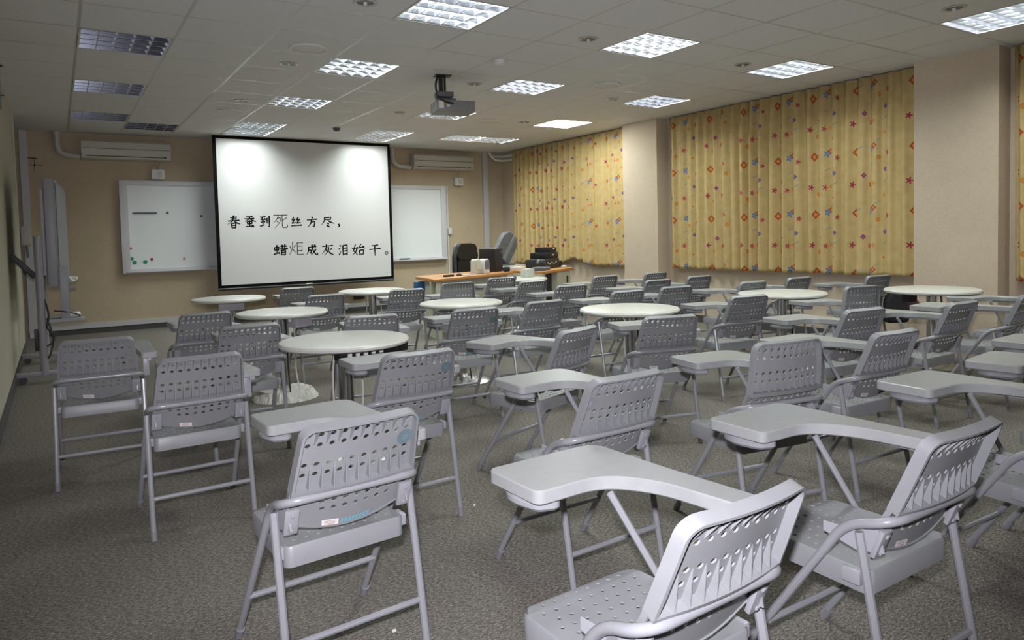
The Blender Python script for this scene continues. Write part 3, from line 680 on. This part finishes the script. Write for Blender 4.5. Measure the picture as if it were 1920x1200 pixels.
bm = MB(); bm.prism(round_poly([(-.21,.55),(.21,.55),(.23,.88),(-.23,.88)][::-1], [.05]*4), .03, .075, .025, xf=lambda v: Vector((v.x, -v.z+.06*(v.y-.5), v.y))); bm.build('lumbar_cushion', M_leather, ch)
MB().box((0,-.24,.47),(.52,.50,.11), bev=.04).build('seat', M_leather, ch)
MB().tube([(0,-.2,.07),(0,-.2,.42)], .03, 10).build('gas_lift', M_black, ch)
for k in range(5):
    a = 2*PI*k/5+.3; MB().tube([(0,-.2,.10),(.28*math.cos(a),-.2+.28*math.sin(a),.06)], [.025,.016], 8).lathe([(.0,.0),(.03,.005),(.03,.05),(.0,.055)], 10, (.28*math.cos(a),-.2+.28*math.sin(a),0)).build('base_arm', M_black, ch)
for s_ in (-1, 1): MB().tube(fillet([(s_*.27,-.05,.5),(s_*.31,-.08,.68),(s_*.31,-.38,.68),(s_*.28,-.36,.48)], .07), .022, 8).build('armrest', M_black, ch)
def desk_box(name, x, y, w, d, h_, rz_, m, label, cat, bev=.01, z=DT, group=None):
    root = tag(empty(name, (x, y, z), rz_), label, cat, group)
    return root
pc = desk_box('computer_tower', 5.21, 8.76, 0,0,0, .37, None, 'black computer tower standing on the teacher desk', 'computer')
MB().box((0,0,.165),(.19,.28,.33), bev=.012).build('case', M_black, pc); MB().box((0,-.142,.165),(.175,.008,.31), bev=.004).build('front_grille', noisy('tower_grille', (.01,.01,.012), (.03,.03,.033), 120, .5), pc)
MB().box((.05,-.148,.28),(.03,.004,.03)).build('button', M_gmag, pc, 0)
for x, y, m1, m2, lb in ((4.755,8.40,M_cream,M_offw,'cream desktop speaker left of a grey one on the teacher desk'),(4.90,8.42,M_hood,M_white,'grey and white desktop speaker beside the black computer tower')):
    root = tag(empty('desktop_speaker', (x, y, DT), .37), lb, 'speaker', 'desktop speakers on the teacher desk')
    MB().prism(round_poly([(-.06,.0),(.06,.0),(.055,.20),(-.055,.20)], [.005,.005,.04,.04]), -.05, .05, .008, xf=lambda v: Vector((v.x, v.z, v.y))).build('body', m2, root)
    MB().prism(round_poly([(-.05,.06),(.05,.06),(.046,.185),(-.046,.185)], [.01,.01,.03,.03]), .0, .008, .003, xf=lambda v: Vector((v.x, -.052-v.z, v.y))).build('grille', m1, root)
o = onx('soft_case', MB().box((5.30,8.49,DT+.035),(.10,.08,.07), bev=.03, rot=Matrix.Rotation(.37,3,'Z')), M_bag, 'black soft case lying right of the computer tower', 'case')
o = onx('marker_box', MB().box((4.22,8.17,DT+.012),(.15,.06,.025), bev=.004, rot=Matrix.Rotation(.37,3,'Z')), M_black, 'small dark box near the left end of the teacher desk', 'box')
o = onx('computer_mouse', MB().lathe([(.0,.034),(.02,.03),(.035,.015),(.036,.0)], 14, (4.42,8.26,DT)), M_black, 'black mouse on the teacher desk before the office chair', 'mouse')
o = onx('paper_sheet', MB().box((4.57,8.31,DT+.005),(.22,.13,.008), rot=Matrix.Rotation(.3,3,'Z')), M_white, 'white papers on the teacher desk before the office chair', 'paper')
MB().box((-.505,.15,.62),(.14,.12,.13), bev=.006).build('file_holder', M_blue, dk)['label'] = 'blue file holder under the desk end'
hd = tag(empty('document_camera', (6.36, 10.26, 0), .2), 'grey hooded reading lamp head tilted above the black computer tower', 'document camera')
pol = round_poly([(-.20,.0),(.20,.0),(.20,.40),(.10,.52),(-.10,.52),(-.20,.40)], [.02,.02,.08,.06,.06,.08])
RX = Matrix.Rotation(0.62, 3, 'Y')
MB().prism(pol, -.05, .05, .02, xf=lambda v: RX @ Vector((v.x, v.z, v.y)) + Vector((-.10,0,.86))).build('hood', M_hood, hd)
MB().box(Vector((.085,-.0,1.05)), (.07,.13,.48), rot=RX, bev=.012).build('side_rail', mat('hood_edge', (.2,.21,.22), .4), hd)
MB().tube([(-.1,0,.78),(.0,.0,.95)], .014, 8).tube([(.1,0,.78),(.0,.0,.95)], .010, 8).box((0,0,.77),(.30,.24,.03), bev=.006).build('stand', M_gmag, hd)
MB().box((0,0,.39),(.70,.45,.73), bev=.006).build('cabinet', M_cream, hd)
eq = tag(empty('equipment_stack', (6.28, 8.92, DT), .56), 'black stack of audio equipment on the side desk', 'equipment')
MB().box((-.12,0,.07),(.52,.34,.14), bev=.008).build('amplifier', noisy('amp_black', (.01,.01,.012), (.03,.03,.035), 60, .5), eq)
MB().box((.0,.02,.185),(.40,.30,.10), bev=.008).build('recorder', M_black, eq); MB().box((.06,.02,.27),(.30,.24,.085), bev=.008).build('receiver', M_black, eq)
MB().box((.22,.0,.05),(.22,.30,.10), bev=.02).build('cable_heap', M_black, eq)
kn = MB()
for k in range(5): kn.box((-.32+k*.08,-.172,.09-.02*(k % 2)),(.03,.008,.02))
kn.box((-.02,-.132,.20),(.05,.008,.02)); kn.box((.08,-.106,.29),(.05,.008,.02)); kn.build('buttons', M_white, eq, 0)
o = onx('tissue_pack', MB().box((6.45,8.68,DT+.018),(.10,.06,.035), bev=.008, rot=Matrix.Rotation(.56,3,'Z')), M_white, 'small white packet on the right front edge of the side desk', 'packet')
hs = tag(empty('telephone', (5.76, 8.30, DT), .5), 'grey desk telephone with lifted handset on the side desk', 'telephone')
MB().prism(round_poly([(-.11,-.10),(.11,-.10),(.11,.10),(-.11,.10)], [.02]*4), 0, .05, .01).build('base', M_hood, hs); MB().tube(fillet([(-.10,0,.10),(-.08,0,.14),(.08,0,.14),(.10,0,.10)], .04), .022, 8).build('handset', M_gmag, hs)
o = onx('folder', MB().box((5.70,8.585,DT+.014),(.17,.11,.026), bev=.004, rot=Matrix.Rotation(.7,3,'Z')), mat('red_brown_folder', (.30,.12,.06), .5), 'red-brown folder lying on the side desk', 'folder')
o = onx('paper_stack', MB().box((5.72,8.84,DT+.02),(.20,.16,.04), bev=.003, rot=Matrix.Rotation(.4,3,'Z')), M_white, 'pile of white papers on the side desk behind the telephone', 'paper')

# ------------------------------------------------------------------ round tables
TT = .705
def table(x, y, r, label, box=None, wrap=False, wires=False, clean=True):
    root = tag(empty('round_table', (x, y, 0)), label, 'table', 'round pedestal tables')
    MB().lathe([(.0,TT),(r-.02,TT),(r-.008,TT-.003),(r,TT-.014),(r-.003,TT-.026),(r-.018,TT-.034),(.0,TT-.034)], 64).build('table_top', M_ttop, root)
    MB().tube([(0,0,.03),(0,0,TT-.036)], .042, 20).build('pole', M_chrome, root)
    MB().lathe([(.0,TT-.0345),(.16,TT-.0345),(.16,TT-.041),(.05,TT-.05),(.0,TT-.05)], 24).build('collar', M_steel, root)
    if wrap:
        bm = bmesh.new(); bmesh.ops.create_cone(bm, cap_ends=True, segments=40, radius1=.255, radius2=.20, depth=.07)
        bmesh.ops.subdivide_edges(bm, edges=list(bm.edges), cuts=2, use_grid_fill=True)
        rn = random.Random(5)
        for v in bm.verts: v.co.z += rn.uniform(-.010,.012) if v.co.z > -.03 else 0; v.co.x *= rn.uniform(.97,1.03); v.co.y *= rn.uniform(.97,1.03)
        bm.verts.index_update(); m = MB(); m.add([v.co+Vector((0,0,.0355)) for v in bm.verts], [[v.index for v in f.verts] for f in bm.faces]); bm.free()
        m.build('base', M_wrap, root, 0)
        o = root.children[-1]; o['label'] = 'base wrapped in crumpled white sheet'
    else:
        MB().lathe([(.0,.085),(.045,.08),(.06,.055),(.12,.045),(.20,.03),(.235,.014),(.24,.0),(.0,.0)], 48).build('base', M_steel, root)
    if box:
        a, w, d, h_, m_, rad = box
        MB().box((rad*math.cos(a), rad*math.sin(a), TT-.034-h_/2), (w, d, h_), rot=Matrix.Rotation(a+PI/2, 3, 'Z'), bev=.004).build('power_box', m_, root)
    if wires:
        for k, (dx, dy) in enumerate(((.06,-.05),(-.07,-.03),(.0,-.075))):
            MB().tube(fillet([(dx,dy,TT-.04),(dx*1.3,dy*1.3,.45),(dx*1.1,dy*1.5,.2),(dx*1.6,dy*2,.05)], .08), .006, 6).build('cable', M_cablew if k < 2 else M_cable, root)
    return root
t1 = table(1.36, 3.95, .366, 'large round cream table at centre-left with plugged power strip beneath', wires=True)
ps = MB().box((.10,-.17,TT-.060),(.46,.06,.05), rot=Matrix.Rotation(.25,3,'Z'), bev=.006).build('power_strip', M_black, t1)
for k in range(5): MB().box((-.06+k*.05,-.245+k*.013,TT-.060),(.022,.03,.022), bev=.003).build('plug', M_white, ps)
table(1.51, 5.85, .357, 'round cream table standing on a base wrapped in crumpled white sheet', box=(-1.1,.17,.06,.085,M_lilac,.21), wrap=True, wires=True)
table(1.45, 7.67, .357, 'round cream table nearest the left whiteboard with lilac box beneath', box=(-1.6,.24,.05,.085,M_lilac,.12))
table(2.90, 7.45, .365, 'round cream table in front of the screen right edge', wires=True)
table(2.93, 5.45, .36, 'round cream table in the middle with dished steel base, before the teacher desk', wires=True)
table(3.59, 4.02, .374, 'round cream table at right centre with tall chrome pole', wires=True)
table(5.41, 4.03, .379, 'round cream table before the wide middle curtain', box=(-1.2,.2,.06,.06,M_gmag,.2), wires=True)
table(6.51, 3.29, .386, 'round greyish table beside the right pillar', box=(2.9,.07,.10,.07,M_black,.26), wires=True)
t9 = table(5.06, 7.80, .37, 'round cream table touching the teacher desk front with small items on it')
o = onx('white_carton', MB().box((5.25,7.88,TT+.055),(.14,.12,.11), bev=.004, rot=Matrix.Rotation(.2,3,'Z')), mat('pale_carton', (.5,.53,.48), .5), 'pale square carton on the round table touching the teacher desk', 'carton')
o = onx('chalk_box', MB().box((4.86,7.62,TT+.022),(.07,.05,.044), bev=.01), M_hood, 'small grey tin on the round table touching the teacher desk', 'tin')

# ------------------------------------------------------------------ the tablet-arm chair
def perf(m, us, vs, hole, r, P, th, k=0, n=10):
    """sheet over the grid us x vs with round holes in the cells for which hole(i, j) gives a centre"""
    vs_ = []; idx = {}
    def V(u, v, w):
        key = (round(u, 6), round(v, 6), w)
        if key not in idx: idx[key] = len(vs_); vs_.append(P(u, v, w*th/2))
        return idx[key]
    fs = []
    for i in range(len(us)-1):
        for j in range(len(vs)-1):
            u0, u1, v0, v1 = us[i], us[i+1], vs[j], vs[j+1]; hc = hole(i, j)
            if not hc:
                for w in (1, -1):
                    q = [V(u0,v0,w), V(u1,v0,w), V(u1,v1,w), V(u0,v1,w)]; fs.append(tuple(q if w > 0 else q[::-1]))
                continue
            cu, cv = hc; ring = []
            cor = [(u0,v0),(u1,v0),(u1,v1),(u0,v1)]
            per = 3; pts = []
            for s_ in range(4):
                for t in range(per):
                    a = -3*PI/4 + (s_+t/per)*PI/2; pts.append((cu+r*math.cos(a), cv+r*math.sin(a)))
            for w in (1, -1):
                for s_ in range(4):
                    A, B = cor[s_], cor[(s_+1) % 4]; arc = [pts[(s_*per+t) % 12] for t in range(per+1)]
                    q = [V(*A, w), V(*B, w)] + [V(*p, w) for p in arc[::-1]]; fs.append(tuple(q if w > 0 else q[::-1]))
            for t in range(12):
                p, q = pts[t], pts[(t+1) % 12]; fs.append((V(*p, 1), V(*p, -1), V(*q, -1), V(*q, 1)))
    m.add(vs_, fs, k)
def strip(m, path, P, w0, w1, th, k=0):
    """wall along a 2-D path (u,v): from offset w0 to w1 along the sheet normal, th thick towards the inside"""
    n = len(path); ins = []
    for i in range(n):
        a, b, c = Vector(path[max(i-1,0)]), Vector(path[i]), Vector(path[min(i+1,n-1)])
        d = (c-a).normalized(); ins.append((b.x - d.y*th, b.y + d.x*th))
    vs = []
    for (a, b) in zip(path, ins): vs += [P(*a, w0), P(*a, w1), P(*b, w1), P(*b, w0)]
    fs = []
    for i in range(n-1):
        o, q = 4*i, 4*i+4
        for e in range(4): fs.append((o+e, q+e, q+(e+1) % 4, o+(e+1) % 4))
    fs += [(0,1,2,3), tuple(4*(n-1)+e for e in (3,2,1,0))]
    m.add(vs, fs, k)

# backrest sheet: v runs down from the top edge, u sideways, w along the sheet normal (positive towards the sitter)
def back_surface(upright):
    if upright: prof = [(0,(.025,.824)),(.20,(.040,.625)),(.25,(.070,.575)),(.368,(.105,.465))]
    else: prof = [(0,(-.040,.786)),(.20,(.034,.600)),(.25,(.058,.556)),(.368,(.103,.447))]
    def yz(v):
        for (va, a), (vb, b) in zip(prof, prof[1:]):
            if v <= vb or vb == .368:
                f = (v-va)/(vb-va); return a[0]+(b[0]-a[0])*f, a[1]+(b[1]-a[1])*f, Vector((b[0]-a[0], b[1]-a[1])).normalized()
    def hw(v):
        f = .169 + .016*min(v/.2, 1); 
        if v > .26: f -= .022*((v-.26)/.108)
        return f
    def P(u, v, w):
        s_ = u/.169
        if v > .25: v = .25 + (v-.25)*(1-.32*s_*s_)
        y, z, d = yz(v); x = s_*hw(v)
        n = Vector((d[1]*-1, d[0]))      # towards +y
        if n.x < 0: n = -n
        sag = -.018*(1-s_*s_)
        return (x, y + n.x*(w) + sag, z + n.y*(w))
    return P
def make_backrest(root, upright=False):
    P = back_surface(upright); m = MB()
    us = [-.169] + [(-5+i)*.0315 for i in range(11)] + [.169]
    rows = [.034, .066, .128, .160, .240, .268, .296]
    vs = [0.0, .010]
    for r in rows:
        vs += [r-.0115, r+.0115]
    vs = sorted(set([round(v, 4) for v in vs if v <= .368] + [.098, .19, .21, .33, .368]))
    vs = [v for i, v in enumerate(vs) if i == 0 or v-vs[i-1] > .0015]
    def hole(i, j):
        if i == 0 or i == len(us)-2: return None
        vm = (vs[j]+vs[j+1])/2
        for k, r in enumerate(rows):
            if abs(vm-r) < .002 and vs[j+1]-vs[j] > .02:
                if k >= 5 and (i < 2 or i > len(us)-3): return None
                if k == 6 and (i < 3 or i > len(us)-4): return None
                return ((us[i]+us[i+1])/2, r)
        return None
    # clip the upper corners to a radius by sliding the outer columns in
    def PR(u, v, w):
        rc = .034
        if v < rc:
            lim = .169-rc+math.sqrt(max(rc*rc-(rc-v)**2, 0)); u = max(-lim, min(lim, u))
        return P(u, v, w)
    perf(m, us, vs, hole, .0076, PR, .004)
    rc = .034
    corner = [(.169-rc+rc*math.cos(a), rc-rc*math.sin(a)) for a in [k*PI/2/6 for k in range(7)]]
    path = [(.169, v) for v in (.205,.15,.10,.06)] + corner + [(x, 0) for x in (.10,.05,0,-.05,-.10)] + [(-x, v) for x, v in corner[::-1]] + [(-.169, v) for v in (.06,.10,.15,.205)]
    strip(m, [(-a, b) for a, b in path], P, .0035, -.027, .007)
    low = [(-.169, v) for v in (.368,.31,.25,.205)]; strip(m, [(u_, v_) for u_, v_ in low][::-1], P, .002, -.012, -.005)
    strip(m, [(.169, v) for v in (.205,.25,.31,.368)], P, .002, -.012, .005)
    strip(m, [(x, .200) for x in (-.169,-.10,-.05,0,.05,.10,.169)], P, .0, -.027, .005)   # ledge
    strip(m, [(x, .368) for x in (-.169,-.10,-.05,0,.05,.10,.169)], P, .002, -.006, -.004)
    for i in range(-4, 5):
        x = i*.0315
        for (va, vb, s_) in ((.004,.066,1), (.199,.126,1)):
            a = [P(x-.0013, va, 0), P(x-.0013, va, -.024), P(x-.0013, vb, -.001), P(x+.0013, va, 0), P(x+.0013, va, -.024), P(x+.0013, vb, -.001)]
            m.add(a, [(0,1,2),(5,4,3),(0,3,4,1),(1,4,5,2),(2,5,3,0)])
    return m.build('backrest', M_plastic, root, .55), P
def make_disc(P, u, m1, m2, back):
    m = MB()
    for r, w, k in ((.026, -.0028, 0), (.0095, -.0033, 1), (.004, -.0036, 0)):
        n = 20; m.add([P(u+r*math.cos(2*PI*i/n), .098+r*math.sin(2*PI*i/n), w) for i in range(n)], [tuple(range(n))], k)
    return m.build('sticker', [m1, m2], back, 0)
def make_label(P, back, cyan):
    m = MB()
    def q(u0, u1, v0, v1, w, k): m.add([P(u0,v0,w),P(u1,v0,w),P(u1,v1,w),P(u0,v1,w)], [(0,1,2,3)], k)
    q(-.080,-.030,.342,.363,-.0032,0)
    for k in range(3): q(-.072,-.040,.346+k*.005,.3478+k*.005,-.0036,1)
    o = m.build('label', [M_label, M_labelred], back, 0); o['label'] = 'white paper label'
    if cyan:
        m = MB()
        for k in range(8):
            u = -.024+k*.0115; m.add([P(u,.360,-.0034),P(u+.007,.360,-.0034),P(u+.0095,.345,-.0034),P(u+.0025,.345,-.0034)], [(0,1,2,3)])
        o = m.build('printed_mark', M_cyan, back, 0); o['label'] = 'cyan slanted printed mark'

def make_seat(root, holes=True):
    z = .419; m = MB(); ys = [.086, .094] ; 
    def hw(y):
        w = .180-.007*(y-.086)/.367; a = .045
        e = 0
        if y > .453-a: e = a-math.sqrt(max(a*a-(y-(.453-a))**2, 0))
        if y < .086+.02: e = .02-math.sqrt(max(.02**2-((.106)-y)**2, 0))
        return w-e
    def dish(x, y): return -.006*(1-(x/.18)**2)*math.sin(PI*(y-.086)/.367) + (-.008*max(0,(y-.40)/.053)**2)
    def P(u, v, w): x = u*hw(v); return (x, v, z+dish(x, v)+w)
    rows = [.125+.034*k for k in range(10)]; edges = [.086,.090,.098,.108]
    for k, r in enumerate(rows):
        n = 9 if k % 2 == 0 else 8; pit = .0355
        a = pit/2/.175; us = [-1]+[(-n/2+i)*pit/.176 for i in range(n+1)]+[1]
        def hole(i, j): return None if (i == 0 or i == len(us)-2 or not holes) else ((us[i]+us[i+1])/2, r)
        # unit-square hole: scale v so that holes stay round
        def P2(u, v, w): return P(u, v, w)
        mm = MB()
        def PS(u, v, w):      # perf works in metres: convert
            return P(u/.176, v, w)
        usm = [u_*.176 for u_ in us]
        perf(m, usm, [r-.017, r+.017], lambda i, j: None if (i == 0 or i == len(usm)-2 or not holes) else ((usm[i]+usm[i+1])/2, r), .0058, PS, .004)
    def plain(va, vb, n=4):
        vv = [va+(vb-va)*i/n for i in range(n+1)]; perf(m, [-.176,-.1,0,.1,.176], vv, lambda i, j: None, 0, lambda u, v, w: P(u/.176, v, w), .004)
    plain(.086, .108); plain(.448, .453, 3)
    # skirt
    yv = [.086+.02*(1-math.cos(PI/2*i/5)) for i in range(6)] + [.15,.22,.30,.37,.408] + [.408+.045*math.sin(PI/2*i/7) for i in range(1,8)]
    R_ = [(hw(y), y) for y in yv]; L_ = [(-x, y) for x, y in R_[::-1]]
    out = R_+[(x, .453) for x in (.09,.03,-.03,-.09)]+L_+[(x, .086) for x in (-.09,-.03,.03,.09)]
    dd = inset(out, -.004); n = len(out); rings = [(out, lambda p: z+dish(*p)+.002), (dd, lambda p: z+dish(*p)-.004), (dd, lambda p: z+dish(*p)-.058), (out, lambda p: z+dish(*p)-.058), (out, lambda p: z+dish(*p)-.004)]
    vs = [(p[0], p[1], f(p0)) for ring, f in rings for p, p0 in zip(ring, out)]
    m.add(vs, [(q*n+i, q*n+(i+1) % n, (q+1)*n+(i+1) % n, (q+1)*n+i) for q in range(4) for i in range(n)])
    return m.build('seat', M_plastic, root, .6)

TABLET = round_poly([(-.102,.684),(-.102,.464),(.098,.464),(.176,.35),(.203,.100),(.284,.100),(.264,.40),(.262,.684)], [.027,.027,.085,.10,.015,.015,.1,.06])
def make_chair(upright=False, sticker=None, detail=2):
    root = empty('tablet_arm_chair', (0,0,0))
    back, P = make_backrest(root, upright)
    if detail > 0: make_label(P, back, sticker != 'plain')
    if sticker == 'right': make_disc(P, .140, M_disc, M_disc2, back)
    if sticker == 'left': make_disc(P, -.137, M_discg, M_discg2, back)
    make_seat(root, True)
    A, F = (.200,.150,.512), (.215,.486,.012); Rz = .572
    mid = Vector(F).lerp(Vector(A), .86)
    rail = fillet([(-mid.x,mid.y,mid.z),(-A[0],A[1]-.012,A[2]+.018),(-.204,.012,Rz),(.204,.012,Rz),(A[0],A[1]-.012,A[2]+.018),(mid.x,mid.y,mid.z)], [0,.06,.105,.105,.06,0], 9)
    MB().tube(rail, .0125, 12).build('back_rail', M_tube, root)
    for s_ in (-1, 1):
        l = MB().tube([(s_*mid.x,mid.y,mid.z),(s_*F[0],F[1],F[2])], .0115, 10).build('leg', M_tube, root)
        MB().tube([(s_*(F[0]-.0006),F[1]-.022,.046-.01),(s_*F[0],F[1],.0)], .0132, 10).build('rubber_foot', M_foot, l)
        l = MB().tube([(s_*.207,.096,.525),(s_*.209,.002,.012)], .0115, 10).build('leg', M_tube, root)
        MB().tube([(s_*.209,.007,.04),(s_*.209,.0,.0)], .0132, 10).build('rubber_foot', M_foot, l)
        # flat side plate from the bend past the rear leg to the backrest cheek
        MB().prism([(.02,.478),(.085,.470),(.175,.490),(.175,.515),(.085,.518),(.035,.545)], -.002, .002, xf=lambda v, s_=s_: Vector((s_*(.192-.02*max(0,(.09-v.x)/.09))+v.z, v.x+.028, v.y))).box((s_*.188,.125,.40),(.022,.05,.035), bev=.003).build('side_bracket', M_bracket, root, .4)
        m = MB(); RB = Matrix.Rotation(.36,3,'X'); m.box((s_*.172,.060,.500),(.040,.014,.078), bev=.004, rot=RB)
        for dz in (-.025,.025):
            m.box(Vector((s_*.172,.060,.500))+RB @ Vector((0,-.009,dz)),(.010,.006,.010), bev=.002, rot=RB)
        m.build('back_bracket', M_bracket, root)
    MB().tube([(-.2098,.366,.18),(.2098,.366,.18)], .0095, 8).build('stretcher', M_tube, root)
    MB().tube([(-.2085,.033,.17),(.2085,.033,.17)], .0095, 8).build('stretcher', M_tube, root)
    tb = MB().prism(TABLET[::-1] if sum((b[0]-a[0])*(b[1]+a[1]) for a, b in zip(TABLET, TABLET[1:]+TABLET[:1])) > 0 else TABLET, .634, .669, .0035).build('tablet_top', M_tablet, root, .5)
    if detail > 0:
        clip = [(-.085,.49),(.02,.475),(.03,.50),(.0,.60),(-.06,.63)]
        MB().prism(round_poly([(-.085,.49),(-.03,.47),(-.01,.50),(-.02,.62),(-.075,.65),(-.105,.58)], [.02,.02,.02,.03,.03,.05]), .606, .632, .008).build('book_clip', M_tube, tb)
    MB().box((.235,.28,.628),(.024,.36,.016), rot=Matrix.Rotation(.055,3,'Z'), bev=.002).build('support_bar', M_bracket, root)
    MB().tube([(.09,.425,.635),(.196,.352,.40)], .0095, 8).build('tablet_strut', M_tube, root)
    MB().box((.226,.135,.585),(.032,.028,.095), bev=.003).build('tablet_post', M_bracket, root)
    return root
CH = {
'D':(1.037,.90,.034,'plain','grey tablet-arm chair cut by the bottom edge, nearest the camera'),
'G':(1.827,.893,-.012,'plain','grey tablet-arm chair at lower right showing its perforated seat, white label and cyan print'),
'G2':(2.743,.88,-.042,'plain','grey tablet-arm chair half outside the right edge, its curved leg tube visible at lower right'),
'RA':(3.53,.89,.11,'plain','grey tablet-arm chair outside the right edge, only its tablet showing above the lower right chair'),
'RB':(4.17,1.07,.04,'plain','grey tablet-arm chair outside the right edge, tablet showing under the rail of the rightmost chair'),
'F':(.682,1.915,.061,'right','grey tablet-arm chair in the centre foreground with teal disc sticker, white label and cyan print'),
'E':(1.634,1.893,.013,'left','grey tablet-arm chair with grey disc sticker at left of its back, behind the nearest tablet'),
'AC':(2.45,1.79,-.17,'plain','upright-backed grey tablet-arm chair behind the largest foreground tablet at right'),
'AG':(3.272,1.862,-.057,'plain','grey tablet-arm chair with long curved armrest tube, right of the upright-backed foreground chair'),
'B2':(.505,3.38,.011,'plain','grey tablet-arm chair second from the left wall in the near rows, empty carpet before it'),
'C':(1.284,2.829,.021,'right','grey tablet-arm chair with teal disc just behind the centre foreground chair'),
'I':(2.232,2.95,.307,'left','grey tablet-arm chair turned left, its back rising behind the middle tablet at centre'),
'AB':(2.982,3.012,-.308,'plain','grey tablet-arm chair directly in front of the right-centre round table'),
'AD':(4.032,2.468,-.125,'plain','grey tablet-arm chair behind the tablet of the long-armrest chair at right'),
'AE':(5.09,3.07,-.19,'plain','upright-backed grey tablet-arm chair between the two right-hand round tables'),
'AH':(4.778,2.27,-.012,'plain','grey tablet-arm chair standing below the greyish round table near the right pillar'),
'AI':(5.54,2.21,.12,'plain','grey tablet-arm chair cut by the right edge at mid-height'),
'RD':(6.30,2.34,0,'plain','grey tablet-arm chair beyond the right edge, tablet poking out behind the rightmost chair'),
'B1':(.16,4.36,-.069,'plain','leftmost grey tablet-arm chair, nearest the mobile board stand'),
'H':(.937,4.398,-.002,'left','grey tablet-arm chair left of the large centre-left round table'),
'K':(1.68,4.357,-.17,'left','grey tablet-arm chair with only its top showing behind the large centre-left table'),
'AK':(2.36,4.226,-.067,'right','grey tablet-arm chair with disc sticker in front of the steel-based middle table'),
'AJ':(2.997,4.32,.049,'plain','grey tablet-arm chair left of the right-centre round table'),
'AA':(4.298,3.525,-.175,'plain','grey tablet-arm chair turned right, just left of the table before the wide curtain'),
'S':(4.0,4.535,-.032,'plain','grey tablet-arm chair top showing directly behind the right-centre table, left of two'),
'W':(4.585,4.545,-.117,'plain','grey tablet-arm chair showing above the right rim of the right-centre table'),
'Y':(5.465,4.431,-.056,'plain','grey tablet-arm chair peeking over the left rim of the table before the wide curtain'),
'Z':(6.168,4.439,-.036,'plain','grey tablet-arm chair showing behind the middle of the table before the wide curtain'),
'AF':(6.857,4.02,-.114,'plain','grey tablet-arm chair with a black bag on it, farthest right by the wide curtain'),
'J':(.849,5.371,.096,'plain','grey tablet-arm chair in the second left row, below the table with lilac box'),
'R':(4.09,5.427,-.078,'plain','grey tablet-arm chair before the side desk cabinet, third of the diagonal behind the middle table'),
'V':(5.102,5.315,-.007,'plain','grey tablet-arm chair in the cluster below the pillar, nearer of the overlapping two'),
'X':(5.781,5.39,-.021,'plain','grey tablet-arm chair just right of the pillar, under the left end of the wide curtain'),
'L':(1.99,6.275,.037,'plain','grey tablet-arm chair behind the white-wrapped table, nearer the screen'),
'N':(2.781,6.276,-.105,'plain','grey tablet-arm chair in front of the table at the screen right edge'),
'O':(3.25,6.09,-.07,'plain','upright-backed grey tablet-arm chair right behind the steel-based middle table'),
'Q':(4.199,6.249,.018,'plain','grey tablet-arm chair in front of the table touching the desk, right of two'),
'T':(5.22,6.282,-.02,'plain','grey tablet-arm chair below the hitched curtain hem, left of the pillar'),
'U':(5.991,6.268,.01,'plain','grey tablet-arm chair at the pillar foot, farthest of the overlapping two'),
'P':(4.306,7.038,-.149,'plain','grey tablet-arm chair in front of the table touching the desk, left of two'),
'M':(2.077,7.457,-.025,'plain','grey tablet-arm chair standing closest under the projector screen'),
}
protos = {}
def chair_proto(up, stk):
    key = (up, stk)
    if key in protos: return copy_tree(protos[key])
    protos[key] = make_chair(up, stk); return protos[key]
for k, (x, y, a, stk, lb) in CH.items():
    c = chair_proto(k in ('AC','AE','O'), stk)
    c.location = (x, y, 0); c.rotation_euler = (0, 0, a)
    tag(c, lb, 'chair', 'grey tablet-arm chairs facing the screen')

# odds and ends
bg = tag(empty('shoulder_bag', (7.03, 3.90, 0), -.55), 'black shoulder bag hung behind the farthest right chair, by the greyish table', 'bag')
m = MB(); m.prism(round_poly([(-.12,.30),(.12,.30),(.13,.44),(.08,.58),(-.06,.62),(-.12,.53)], [.05]*6), -.05, .05, .025, xf=lambda v: Vector((v.x, v.z, v.y))); m.build('body', M_bag, bg)
MB().tube(fillet([(-.07,.0,.56),(-.04,.08,.60),(.0,.10,.598),(.05,.08,.59),(.06,.0,.53)], .05), .012, 6).build('strap', M_bag, bg)
MB().prism(round_poly([(.05,.40),(.22,.47),(.26,.51),(.09,.53)], [.02]*4), -.03, .03, .01, xf=lambda v: Vector((v.x, v.z-.01, v.y))).build('scarf', M_redcloth, bg)['label'] = 'dark red cloth poking out of the bag'
o = MB().tube([(4.42,5.02,.677),(4.52,5.05,.677)], .008, 8).build('marker_pen', M_yellow); tag(o, 'yellow-green marker lying on a tablet behind the right-centre table', 'marker')
o = MB().box((2.51,3.44,.012),(.09,.05,.022), rot=Matrix.Rotation(.4,3,'Z'), bev=.004).build('paper_packet', M_label); tag(o, 'small pale packet dropped on the carpet behind the disc-sticker chairs', 'packet')
for k, (x, y) in enumerate([(.86,2.12),(1.60,2.9),(2.0,.62),(2.35,.75)]):
    o = MB().box((x,y,.004),(.014,.009,.008), rot=Matrix.Rotation(k,3,'Z'), bev=.002).build('paper_scrap', M_white)
    tag(o, ['tiny white scrap on the carpet under the centre foreground chair','tiny white scrap on the carpet right of the second teal-disc chair','tiny white scrap on the carpet under the lower right chair','tiny white scrap on the carpet beside the lower right chair leg'][k], 'scrap', 'paper scraps on the carpet')
